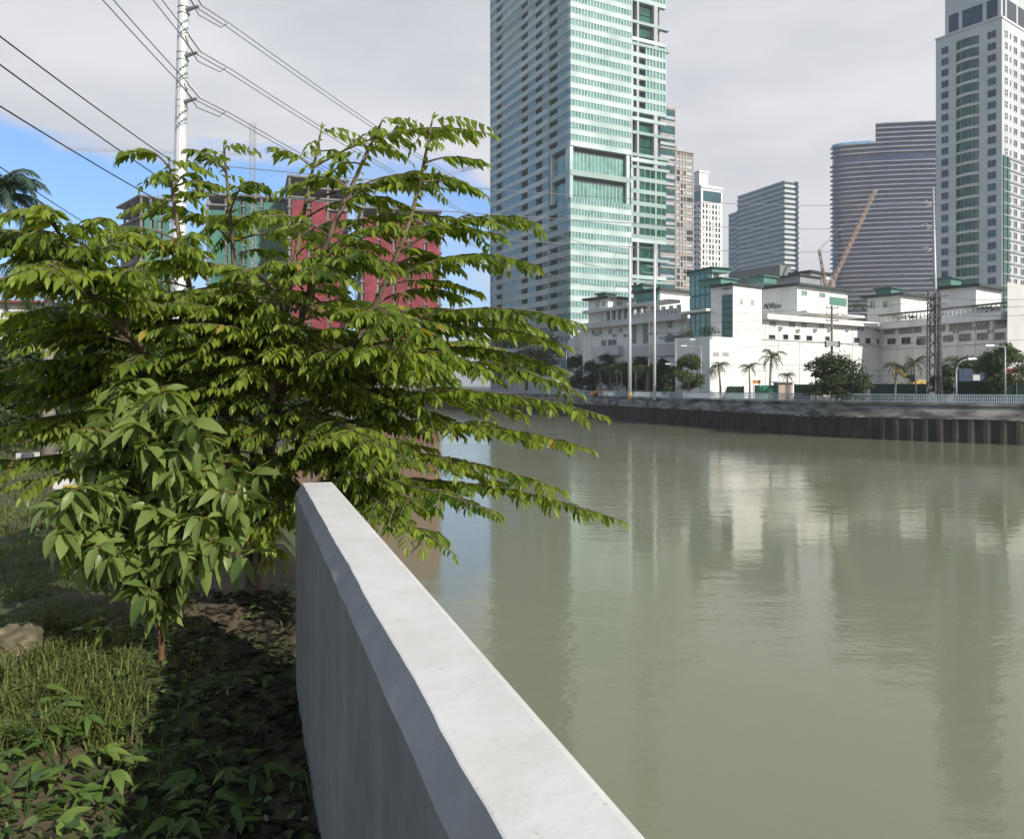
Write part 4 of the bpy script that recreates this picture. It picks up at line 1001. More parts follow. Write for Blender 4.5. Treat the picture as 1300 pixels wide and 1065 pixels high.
pt_ = thing('slim_pole', 'thin brown wooden pole between the two bright steel poles', 'utility pole', (xT, dT, ROAD)); f.tube([(xT, dT, ROAD), (xT, dT, H(388, dT))], [.17, .12], 'wood_pole', 8); f.build('shaft', pt_)
f = MB(); f.box(xT, dT, H(394, dT), H(393, dT), 1.8, .12, 'wood_pole'); f.build('crossarm', pt_)
lg = 'street lamps on the far bank'
def lamp(label, px, top_py, arm_px, off=4, curved=False, second=None):
    d = bank_d(px) + off; x = X(px, d); zt = H(top_py, d); root = thing('street_lamp', label, 'street lamp', (x, d, ROAD), lg)
    L = (arm_px - px) / 1000 * d; f = MB(); f.tube([(x, d, ROAD), (x, d, zt)], [.11, .07], 'steel_grey', 8); f.build('post', root, smooth=True)
    f = MB()
    if curved: f.tube([(x, d, zt), (x + L * .12, d, zt + .5), (x + L * .4, d, zt + .95), (x + L, d, zt + 1.15)], [.07, .065, .055, .045], 'steel_grey', 6)
    else: f.tube([(x, d, zt - .1), (x + L * .5, d, zt + .05), (x + L, d, zt + .1)], [.06, .05, .04], 'steel_grey', 6)
    e_ = zt + (1.15 if curved else .1); f.build('arm', root)
    f = MB(); sg = 1 if L > 0 else -1
    f.hexa([(x + L - sg * .1, d - .16, e_ - .1), (x + L + sg * .75, d - .14, e_ - .04), (x + L + sg * .75, d + .14, e_ - .04), (x + L - sg * .1, d + .16, e_ - .1), (x + L - sg * .1, d - .12, e_ + .1), (x + L + sg * .7, d - .08, e_ + .08), (x + L + sg * .7, d + .08, e_ + .08), (x + L - sg * .1, d + .12, e_ + .1)], 'steel_white'); f.build('lamp_head', root)
    if second:
        z2 = H(second[1], d); L2 = (second[0] - px) / 1000 * d
        f = MB(); f.tube([(x, d, z2), (x + L2, d, z2 + .1)], [.05, .04], 'steel_grey', 6); f.build('arm', root)
        f = MB(); f.box(x + L2, d, z2 + .02, z2 + .22, .8, .26, 'steel_white'); f.build('lamp_head', root)
lamp('lamp post at the left end of the far bank reaching to the right', 719, 444, 737, second=(711, 469))
lamp('lamp post left of the blank white block with a lower arm to the left', 858, 432, 877, second=(848, 463))
lamp('lamp post before the blank white block with its arm to the left', 890, 440, 871)
lamp('lamp post with a curved arm before the round dark tree', 1035.5, 463, 1058, curved=True)
lamp('plain lamp post at the right side of the round dark tree', 1068.5, 452, 1052)
lamp('lamp post right of the lattice mast beside the blue billboard', 1214, 470, 1230, curved=True)
lamp('thin lamp post near the right edge of the picture', 1276, 440, 1260)
# utility pole with transformer
d = 100; x = X(1056, d); up = thing('utility_pole', 'wooden utility pole with transformer box in front of the sunlit white wing', 'utility pole', (x, d, ROAD))
f = MB(); f.tube([(x, d, ROAD), (x, d, H(388, d))], [.2, .13], 'wood_pole', 8); f.build('shaft', up)
f = MB(); f.box(x - .2, d - .35, H(440, d), H(434, d), 1.5, .5, 'steel_grey'); f.box(x + .7, d - .3, H(441, d), H(433.5, d), .35, .4, 'steel_dark'); f.box(x - .8, d - .3, H(441, d), H(433.5, d), .3, .4, 'steel_dark'); f.build('transformer', up)
for py in (392, 400, 408):
    f = MB(); f.box(x, d - .15, H(py, d), H(py - 1.2, d), 1.6, .12, 'wood_pole')
    for s in (-.7, 0, .7): f.tube([(x + s, d - .15, H(py - 1.2, d)), (x + s, d - .15, H(py - 3, d))], .06, 'insulator', 6)
    f.build('crossarm', up)
# steel pole and lattice mast at 1185
d = bank_d(1186) + 5; x = X(1186, d); lm = thing('lattice_mast', 'tall grey lattice mast with a slim steel pole and bundles of wires', 'mast', (x, d, ROAD))
f = MB(); zt = H(236, d); z2 = H(375, d)
f.tube([(X(1190.5, d + .6), d + .6, ROAD), (X(1187.5, d + .6), d + .6, z2), (X(1184.5, d + .6), d + .6, zt)], [.24, .18, .11], 'steel_grey', 9); f.build('shaft', lm, smooth=True)
f = MB(); lattice(f, (X(1183.5, d), d, ROAD), (X(1185, d), d, H(368, d)), .42, 'steel_dark', 1.1, .07); f.build('lattice_leg', lm)
f = MB(); lattice(f, (X(1193, d), d + .2, ROAD), (X(1191, d), d + .2, H(378, d)), .25, 'steel_dark', .9, .05); f.build('lattice_leg', lm)
for py in (259, 288, 317):
    f = MB(); z = H(py, d)
    for s in (-.16, .16): f.tube([(X(1185.5, d), d + .5, z + .2), (X(1179, d), d + s, z), (X(1172.5, d), d + 2.4 * s, z + .28)], [.06, .06, .05], 'insulator', 6)
    f.tube([(X(1185.5, d), d + .5, z), (X(1176, d), d, z - .25)], [.06, .045], 'steel_grey', 6); f.build('crossarm', lm)
for py, ln in ((377, 2.6), (387, 2.2), (400, 2.0)):
    f = MB(); f.box(x, d - .5, H(py, d), H(py - 1.4, d), ln, .12, 'steel_dark')
    for k in range(5): f.tube([(x - ln / 2 + .1 + k * (ln - .2) / 4, d - .5, H(py - 1.4, d)), (x - ln / 2 + .1 + k * (ln - .2) / 4, d - .5, H(py - 4, d))], .05, 'insulator', 6)
    f.build('crossarm', lm)
LMx, LMd = x, d
# near steel pole on the left bank
NP = Vector((X(227, 33), 33, GZ)); npole = thing('transmission_pole', 'tall bright steel transmission pole at the left with three arms carrying strings of insulators', 'utility pole', tuple(NP))
f = MB(); f.tube([tuple(NP), (NP.x, NP.y, 12), (X(229, 33) , 33, H(200, 33)), (X(233.5, 33), 33, H(-30, 33)), (X(236, 33), 33, H(-160, 33))], [.36, .31, .255, .205, .17], 'steel_white', 12)
f.build('shaft', npole)
f = MB()
for py in (10, 18, 68, 77, 113, 129, 137):
    px = 229 + (200 - py) * .0225; f.tube([(X(px, 33), 33, H(py + .5, 33)), (X(px, 33), 33, H(py - .5, 33))], .25, 'steel_grey', 12)
f.build('bracket_band', npole)
def insul(mb, a, b, n=11, r=.06):
    a, b = Vector(a), Vector(b); mb.tube([a, b], .02, 'steel_grey', 5)
    for k in range(n):
        c = a + (b - a) * ((k + .6) / (n + .4)); dv = (b - a).normalized() * .03; mb.tube([c - dv, c + dv * .2, c + dv], [.03, r, .02], 'insulator', 8)
def sagline(a, b, sag, n=28):
    a, b = Vector(a), Vector(b); return [a + (b - a) * (k / n) - Vector((0, 0, 4 * sag * (k / n) * (1 - k / n))) for k in range(n + 1)]
FP = (X(797, 118), 118)
def cable(label, pts, r, mt='cable_grey', group=None):
    mid = pts[0]; f = MB()
    for p in pts if isinstance(pts[0], list) else [pts]: f.tube(p, r, mt, 5)
    o0 = (pts[0][0] if isinstance(pts[0], list) else pts[0]); f.build('power_cable', label=label, cat='power cable', group=group, org=tuple(o0))
names = ('top', 'middle', 'lowest')
for k, (py, fpy) in enumerate(((8, 322), (66.5, 343), (125, 364))):
    px0 = 232.5 - k * 1.6; tip = P(251 + (1.5 if k == 0 else 0) - (1 if k == 2 else 0), py, 32.6)
    f = MB(); f.tube([P(px0, py + 7, 33), P(px0 + 10, py + 3, 32.8), tip], [.1, .085, .06], 'steel_grey', 8); f.build('crossarm', npole)
    far = Vector((FP[0], FP[1], H(fpy, 118))); dirF = (far - tip).normalized() - Vector((0, 0, .05)); back = Vector((-8, -17, tip.z + 1.5)); dirB = (back - tip).normalized() - Vector((0, 0, .05))
    sideF = Vector((dirF.y, -dirF.x, 0)).normalized() * .16; sideB = Vector((dirB.y, -dirB.x, 0)).normalized() * .16
    eF, eB = tip + dirF * 1.7, tip + dirB * 1.7
    f = MB()
    for s in (-1, 1): insul(f, tip + sideF * s, eF + sideF * s); insul(f, tip + sideB * s, eB + sideB * s)
    f.tube([eB, eB + Vector((0, 0, -.22)) + (tip - eB) * .25, tip + Vector((0, 0, -.38)), eF + Vector((0, 0, -.30)) + (tip - eF) * .2, eF], .022, 'cable_grey', 5)
    f.build('insulator_string', npole)
    cable(f'{names[k]} pair of grey wires running from the left steel pole across the river', [sagline(eF + sideF * s, far + sideF * s, 2.2) for s in (-1, 1)], .021, group='twin wires of the transmission line')
    cable(f'{names[k]} pair of grey wires coming from overhead to the left steel pole', [sagline(eB + sideB * s, back + sideB * s, 1.0) for s in (-1, 1)], .019, group='twin wires of the transmission line')
for k, (p0, p1, lab) in enumerate((((-200, -107), (229, 212), 'highest of three black cables slanting from the left edge'), ((-200, -67), (229, 243), 'middle one of three black cables slanting from the left edge'), ((-200, 8), (229, 270), 'lowest of three black cables slanting from the left edge'))):
    cable(lab, sagline(P(p0[0], p0[1], 14), P(p1[0], p1[1], 32.7), .12), .021, 'cable_black', 'black cables at the left')
cable('short black cable crossing the blue sky beside the left palm', sagline(P(-60, 170, 17), P(160, 312, 40), .15), .016, 'cable_black', 'black cables at the left')
# three long wires from the left steel pole to the arms of the lattice mast
for k, (ya, yb) in enumerate(((206, 259), (240, 288), (272, 317))):
    b = Vector((X(1173, LMd), LMd, H(yb, LMd)))
    cable(f'{("upper", "second", "third")[k]} long wire spanning the sky from the left steel pole to the lattice mast', sagline(P(230, ya, 33), b, .8), .024, 'cable_grey', 'long wires across the river')
    cable(f'{("upper", "second", "third")[k]} wire leading from the lattice mast to the right past the white tower', sagline(b, Vector((X(1420, 60), 60, H(yb - 12, 60))), .6), .018, 'cable_grey', 'wires right of the lattice mast')
for k, (ya, yb, yc) in enumerate(((389, 378, 372), (397, 388, 380), (405, 399, 391), (433, 428, 425), (462, 455, 452), (466, 461, 459))):
    a = Vector((X(1056, 100), 99.8, H(ya, 100))); b = Vector((LMx, LMd - .5, H(yb, LMd)))
    cable(f'{("first", "second", "third", "fourth", "fifth", "sixth")[k]} from the top of wires between transformer pole and lattice mast', sagline(a, b, .5 + .15 * k), .02, 'cable_black', 'wires between transformer pole and lattice mast')
    cable(f'{("first", "second", "third", "fourth", "fifth", "sixth")[k]} from the top of wires running left from the transformer pole', sagline(a, Vector((xT, dT, H(394 + k * 14, dT))), .7), .02, 'cable_black', 'wires left of the transformer pole')
    cable(f'{("first", "second", "third", "fourth", "fifth", "sixth")[k]} from the top of the wires leaving the lattice mast to the right edge', sagline(b, Vector((X(1400, 58), 58, H(yc, 58))), .4), .017, 'cable_black', 'wires leaving the lattice mast')

# ================================================================== fences, vehicles and small things on the far road
def fence(label, px0, px1, py0, off, mt, name='site_fence', posts=True):
    poly = [p for p in evenly(BANK, 1.0)]; a, b = bank_d(px0), bank_d(px1)
    pts = []
    for k, p in enumerate(poly):
        q_ = p + nrm2(poly, k) * off
        if q_.y > 1 and px0 <= 650 + 1000 * q_.x / q_.y <= px1: pts.append(q_)
    root = thing(name, label, 'fence', (pts[0].x, pts[0].y, ROAD)); f = MB()
    zt = [H(py0, p.y) for p in pts]
    for p, q_, z0, z1 in zip(pts, pts[1:], zt, zt[1:]):
        n_ = (q_ - p).normalized(); o_ = Vector((n_.y, -n_.x)) * .03
        f.hexa([(p.x, p.y, ROAD), (q_.x, q_.y, ROAD), (q_.x + o_.x, q_.y + o_.y, ROAD), (p.x + o_.x, p.y + o_.y, ROAD), (p.x, p.y, z0), (q_.x, q_.y, z1), (q_.x + o_.x, q_.y + o_.y, z1), (p.x + o_.x, p.y + o_.y, z0)], mt)
    f.build('panel', root); f = MB()
    for k in range(0, len(pts), 3): f.box(pts[k].x, pts[k].y, ROAD, zt[k] + .12, .12, .12, 'steel_dark')
    f.build('post', root, kind='stuff')
fence('long dark green site fence right of the round dark tree', 1104, 1182, 487.5, 10, 'fence_green')
fence('dark green site fence behind the lamp posts in front of the blank white block', 842, 948, 490.5, 10.5, 'fence_green')
fence('dark green site fence left of the round dark tree', 1003, 1030, 488, 10, 'fence_green')
fence('low pale grey wall behind the young palms at the left of the far bank', 722, 838, 484, 17, 'grey_paint', 'boundary_wall', False)
fence('dark green site fence at the right edge of the far bank', 1206, 1330, 484, 10, 'fence_green')
def small(name, label, cat, px, d): return thing(name, label, cat, (X(px, d), d, ROAD))
d = bank_d(972) + 9; r_ = small('cargo_container', 'green cargo container behind the railing right of the blank white block', 'container', 972, d)
f = MB(); f.box(X(972, d), d, ROAD + .1, H(489, d), 2.3, 2, 'container_green')
for k in range(9): f.box(X(972, d) - 1.05 + k * .26, d - 1.03, ROAD + .2, H(489, d) - .1, .1, .06, 'container_green')
f.build('body', r_)
d = bank_d(994) + 11; r_ = small('guard_hut', 'small beige hut with a flat roof right of the green container', 'hut', 994, d); x = X(994, d)
f = MB(); f.box(x, d, ROAD, H(486, d), 1.8, 2, 'beige_wall'); f.build('wall', r_); f = MB(); f.box(x, d, H(486, d), H(484.6, d), 2.6, 2.6, 'white_paint_dull'); f.build('roof', r_); f = MB(); f.box(x + .3, d - 1.02, ROAD, H(488, d), .6, .06, 'wood_pole'); f.build('door', r_)
d = bank_d(960) + 8; r_ = small('sign_board', 'small orange and red sign board on posts beside the tallest bank palm', 'sign', 960, d); x = X(960.5, d)
f = MB(); f.box(x, d, H(487, d), H(482.5, d), 1.0, .08, 'sign_orange'); f.box(x, d - .05, H(485, d), H(484.4, d), .85, .03, 'yellow_paint'); f.build('board', r_); f = MB(); f.box(x - .4, d, ROAD, H(487, d), .07, .07, 'steel_grey'); f.box(x + .4, d, ROAD, H(487, d), .07, .07, 'steel_grey'); f.build('post', r_)
def car(label, px, mt, L=4.2, off=5):
    d = bank_d(px) + off; x = X(px, d); r_ = small('parked_car' if L < 4.5 else 'small_truck', label, 'car' if L < 4.5 else 'truck', px, d)
    prof_ = [(-.5, .35), (-.5, .8), (-.42, .95), (-.26, 1.0), (-.12, 1.42), (.22, 1.45), (.36, 1.02), (.48, .95), (.5, .35)]
    f = MB(); i = 0; n_ = len(prof_)
    for y in (-.82, .82): f.v += [(x + a * L, d + y * (1 if z < 1.1 else .85), ROAD + z) for a, z in prof_]
    for k in range(n_): f.face((k, (k + 1) % n_, n_ + (k + 1) % n_, n_ + k), mt)
    f.face(tuple(range(n_)), mt); f.face(tuple(reversed(range(n_, 2 * n_))), mt); f.build('body', r_)
    f = MB()
    for y in (-.80, .80): f.quad((x - .2 * L, d + y, ROAD + 1.03), (x + .3 * L, d + y, ROAD + 1.03), (x + .2 * L, d + y * .93, ROAD + 1.38), (x - .12 * L, d + y * .93, ROAD + 1.38), 'dark_glass')
    f.build('window', r_)
    for a in (-.3, .3):
        f = MB(); f.tube([(x + a * L, d - .86, ROAD + .33), (x + a * L, d - .66, ROAD + .33)], .33, 'tyre', 12); f.build('wheel', r_)
car('white car on the road at the left end of the far bank', 727, 'car_white', off=4.5)
car('orange truck on the far road left of the tallest steel pole', 767, 'orange_paint', 5.0, off=4.5)
d = bank_d(757) + 6; r_ = small('road_barrier', 'small yellow barrier post beside the orange truck', 'barrier', 759, d); f = MB(); f.box(X(759, d), d, ROAD, H(492, d), .7, .4, 'yellow_paint', 0, .7); f.box(X(759, d), d, H(492, d), H(491, d), .5, .1, 'white_paint'); f.build('body', r_)
d = bank_d(1150) + 14; x = X(1150, d); r_ = small('excavator', 'yellow excavator with its arm lowered behind the green fence beside two palms', 'excavator', 1150, d)
f = MB(); f.box(x + .8, d, ROAD, ROAD + .7, 3, 2.2, 'steel_dark', 0, .92); f.build('track', r_)
f = MB(); f.box(x + 1.3, d, ROAD + .7, H(482, d), 1.8, 1.6, 'yellow_paint', 0, .85); f.build('body', r_); f = MB(); f.box(x + .5, d - .3, H(484, d), H(475, d), .9, 1.0, 'dark_glass', 0, .85); f.build('cab', r_)
f = MB(); f.tube([(x, d, H(479, d)), P(1141, 470, d), P(1133, 471, d), P(1138, 487, d)], [.24, .2, .16, .13], 'yellow_paint', 6); f.build('arm', r_)
f = MB(); f.hexa([P(1136, 493, d + .4), P(1141, 493, d + .4), P(1141, 493, d - .4), P(1136, 493, d - .4), P(1135, 487, d + .4), P(1141, 487, d + .4), P(1141, 487, d - .4), P(1135, 487, d - .4)], 'steel_dark'); f.build('bucket', r_)
d = bank_d(1234) + 14; r_ = small('billboard', 'dark blue billboard on a frame beside the lamp post right of the lattice mast', 'billboard', 1234, d)
f = MB(); a, b = X(1217, d), X(1257, d); f.box((a + b) / 2, d, ROAD + .3, H(468, d), b - a, .3, 'navy_paint'); f.box((a + b) / 2 - .6, d - .18, H(478, d), H(470, d), 1.6, .04, 'navy_paint'); f.box((a + b) / 2 + .1, d - .2, H(483, d), H(476, d), .8, .04, 'white_paint_dull'); f.build('board', r_)
f = MB()
for u in (a, b): f.box(u, d + .2, ROAD, H(467, d), .2, .2, 'steel_grey')
f.build('post', r_)
d = bank_d(1280) + 17; r_ = small('roadside_stall', 'dark stall with a red awning under the tree at the right edge', 'stall', 1285, d); x = X(1290, d)
f = MB(); f.box(x, d, ROAD, H(476, d), 4.6, 3, 'steel_dark'); f.build('wall', r_); f = MB(); f.box(x, d - 1.8, H(474, d), H(468, d), 5.2, .15, 'red_paint'); f.build('awning', r_); f = MB(); f.box(x + .1, d - 1.54, ROAD, H(479, d), .7, .05, 'white_paint_dull'); f.build('door', r_)
# behind the foliage on the near bank
def nb_(name, label, cat, px, d): return thing(name, label, cat, (X(px, d), d, GZ))
r_ = nb_('white_house', 'white house with a blue stripe glimpsed through the leaves at the left edge', 'building', 10, 42)
f = MB(); f.box(X(0, 42), 42, GZ, H(392, 42), 8.5, 6, 'white_paint', .1); f.build('wall', r_); f = MB(); f.box(X(0, 42), 42, H(392, 42), H(386, 42), 9.2, 6.8, 'red_paint', .1, .6); f.build('roof', r_)
f = MB(); f.box(X(2, 38.9), 38.95, H(498, 38.9), H(491, 38.9), 1.6, .1, 'blue_paint', .1); f.build('sign_panel', r_)
f = MB(); f.box(X(28, 38.9), 38.9, H(470, 39), H(440, 39), 1.2, .12, 'dark_glass', .1); f.build('window', r_)
for k, (px, d, tp, w_) in enumerate(((100, 36, 345, 200), (230, 48, 372, 190), (345, 62, 410, 170), (440, 95, 440, 120), (-60, 28, 380, 160))):
    broad_tree('park_tree', ('dark tree behind the leaves at the left, in front of the white house', 'dark tree on the near bank behind the steel pole', 'dark tree on the near bank right of the steel pole', 'farthest dark tree on the near bank seen through the branches', 'dark tree at the left edge behind the palm')[k], px, d, tp, w_, GZ, 5200, .34, group='trees behind the foliage on the near bank', low=.02)
for k, (px, d, tp, w_) in enumerate(((-10, 24, 455, 130), (75, 26, 470, 120), (170, 23, 440, 140), (265, 21, 450, 140), (345, 27, 462, 110))):
    broad_tree('park_shrub', ('leftmost dark shrub at the back of the lawn, below the palms', 'dark shrub at the back of the lawn behind the painted edging', 'dark shrub at the back of the lawn behind the sapling', 'dark shrub at the back of the lawn behind the tree trunk', 'dark shrub on the bank edge right of the tree trunk')[k], px, d, tp, w_, GZ, 4200, .22, group='shrubs at the back of the lawn', low=.0)
make_palm('feathery_palm', 'blue green feathery palm at the left edge against the sky', (X(-14, 19), 19, GZ), h=H(252, 19) - GZ, nf=36, fl=1.5, mt='palm_blue', seed=5, droop=1.1, trunk_r=.13, leaflet=.34, nl=34)
make_palm('feathery_palm', 'yellow green palm with arching fronds behind the leaves at the left', (X(62, 17), 17, GZ), h=H(338, 17) - GZ, nf=26, fl=1.7, mt='palm_leaf', seed=9, droop=1.1, trunk_r=.13, leaflet=.45, nl=22)
kb = MB(); 
for k in range(9):
    kb.box(X(28 + k * 9, 18.5), 18.5 + .05 * k, GZ - .1, GZ + .13, .165, .2, 'white_paint_dull', rg.uniform(-.06, .06))
kb.build('garden_kerb', label='low white painted stone edging on the lawn behind the sapling', cat='kerb', org=(X(66, 18.5), 18.5, GZ))
kb = MB(); kb.box(X(82, 12.9), 12.9, GZ - .05, GZ + .17, .30, .2, 'white_paint_dull', .2, .9); kb.box(X(88, 12.7), 12.72, GZ - .05, GZ + .10, .2, .14, 'yellow_paint', -.2, .85)
kb.build('painted_stone', label='small white and yellow painted block lying on the lawn at the left', cat='stone', org=(X(84, 12.8), 12.8, GZ))
# ================================================================== the large tree over the wall
rt = random.Random(77)
UP = Vector((0, 0, 1))
base = Vector((X(322, 6.4), 6.4, GZ - .05))
def wp(*a): return [P(*q_) for q_ in a]
leaders = [
    [base] + wp((343, 560, 6.4), (360, 420, 6.3), (384, 280, 6.2), (408, 165, 6.2)),
    [base] + wp((350, 540, 6.2), (400, 350, 5.9), (452, 225, 5.8), (486, 152, 5.8)),
    [base] + wp((320, 520, 6.5), (302, 390, 6.5), (292, 270, 6.4), (284, 185, 6.4)),
    [base] + wp((298, 560, 6.2), (252, 410, 5.7), (226, 290, 5.5), (215, 206, 5.4)),
    [base] + wp((288, 580, 6.1), (205, 470, 5.6), (120, 380, 4.7), (70, 285, 4.4)),
    [base] + wp((380, 560, 6.0), (465, 410, 5.7), (520, 280, 5.6), (549, 152, 5.6)),
    [base] + wp((335, 600, 6.1), (345, 520, 5.8), (350, 440, 5.6), (352, 370, 5.5)),
]
def smooth_path(pts, m=6):
    out = []
    n = len(pts)
    for k in range(n - 1):
        p = [pts[max(0, min(n - 1, k + j))] for j in (-1, 0, 1, 2)]
        for i in range(m):
            t = i / m
            out.append(.5 * ((2 * p[1]) + (p[2] - p[0]) * t + (2 * p[0] - 5 * p[1] + 4 * p[2] - p[3]) * t * t + (3 * p[1] - p[0] - 3 * p[2] + p[3]) * t ** 3))
    out.append(pts[-1].copy()); return out
tree = thing('ylang_tree', 'spreading green tree with long drooping leafy branches reaching over the wall and the river', 'tree', tuple(base))
wood = MB(); lv = MB()
LS = [smooth_path(l) for l in leaders]
for l in LS:
    n = len(l); wood.tube(l, [.032 * (1 - k / n) ** .8 + .004 for k in range(n)], 'bark', 7)
wood.tube([base - Vector((0, 0, .2)), base + Vector((0, 0, .15)), LS[0][5]], [.085, .07, .05], 'bark', 9)
def curve(a, b, arch, n=14, side=0):
    mid = (a + b) / 2 + UP * arch; out = []
    hz = (b - a).cross(UP); hz = hz.normalized() * side if hz.length > .01 else Vector((0, 0, 0))
    mid = mid + hz
    for k in range(n + 1):
        t = k / n; out.append(a * (1 - t) ** 2 + mid * 2 * t * (1 - t) + b * t * t)
    return out
def along(pts, step, t0=0):
    """points and tangents evenly spaced along a polyline, from fraction t0"""
    seg_ = [(q_ - p).length for p, q_ in zip(pts, pts[1:])]; tot = sum(seg_); s = tot * t0 + step * .5; out = []; acc = 0; k = 0
    while s < tot:
        while k < len(seg_) - 1 and acc + seg_[k] < s: acc += seg_[k]; k += 1
        t = (s - acc) / max(1e-6, seg_[k]); out.append((pts[k].lerp(pts[k + 1], min(1, t)), (pts[k + 1] - pts[k]).normalized(), s / tot)); s += step
    return out, tot
def foliate(pts, L, step, t0=0, hang=.8, tone0=.5):
    hang *= .78
    al, tot = along(pts, step, t0); sg = rt.choice((-1, 1))
    for p, T, t in al:
        S = T.cross(UP); S = S.normalized() if S.length > .05 else Vector((rt.gauss(0, 1), rt.gauss(0, 1), 0)).normalized()
        sz = L * (.80 + .35 * math.sin(math.pi * min(1, .2 + .8 * t))) * rt.uniform(.8, 1.15)
        if t > .9: sz *= .72
        h = hang * rt.uniform(.3, 1.6)
        d = S * sg * rt.uniform(.65, 1.0) + T * rt.uniform(.45, .9) - UP * h
        nrm = UP * .75 + S * sg * rt.uniform(.2, .9) + Vector((rt.gauss(0, .3), rt.gauss(0, .3), 0))
        lv.leaf(p - UP * .003, d, nrm, sz, sz * rt.uniform(.36, .46), rt.uniform(.10, .45), rt.uniform(.10, .26), 'old_leaf' if rt.random() < .008 else 'tree_leaf', min(1, max(0, tone0 + rt.gauss(0, .2))))
        sg = -sg
    # the drooping tip
    p = pts[-1]; T = (pts[-1] - pts[-2]).normalized(); tn = min(1, tone0 + .25)
    for k in range(2): lv.leaf(p, T + Vector((rt.gauss(0, .25), rt.gauss(0, .25), -.6)), UP + Vector((rt.gauss(0, .4), rt.gauss(0, .4), 0)), L * .75, L * .26, .25, .2, 'tree_leaf', tn)
LEAF = .096; STEP = .0205
def bough(a, b, arch, dens=1.0, wd=.42, leaf=LEAF, side=None, r0=.010):
    arch *= 1.3
    pts = curve(a, b, arch, 16, rt.uniform(-.08, .08) if side is None else side)
    n = len(pts); wood.tube(pts, [r0 * (1 - .8 * k / n) for k in range(n)], 'bark', 5)
    tone = rt.uniform(.3, .72); tot = sum((q_ - p).length for p, q_ in zip(pts, pts[1:]))
    foliate(pts, leaf, STEP, .34, .5, tone)
    al, _ = along(pts, .105 / dens, .18); sg = rt.choice((-1, 1))
    for p, T, t in al:
        if t > .93: break
        S = T.cross(UP); S = S.normalized() if S.length > .05 else Vector((1, 0, 0))
        ln = wd * (1.12 - .72 * t) * rt.uniform(.7, 1.2) * min(1.2, tot)
        d = (T * rt.uniform(.65, 1.0) + S * sg * rt.uniform(.55, .95) + UP * rt.uniform(-.12, .22)).normalized()
        e_ = p + d * ln - UP * (ln * rt.uniform(.12, .42)); q_ = curve(p, e_, ln * .13, 7)
        wood.tube(q_, [.0045, .004, .0036, .0032, .003, .0026, .002, .0016], 'bark', 4, False)
        foliate(q_, leaf * rt.uniform(.85, 1.05), STEP * 1.05, .04, .52, min(1, max(0, tone + rt.gauss(0, .1)))); sg = -sg
def start_for(tip, want=1.2):
    best = None
    for l in LS:
        for p in l[3:]:
            c = abs((p - tip).length - want) + 1.6 * abs(p.z - (tip.z - .1)) + (.6 if p.y < tip.y - .3 else 0)
            if best is None or c < best[0]: best = (c, p)
    return best[1]
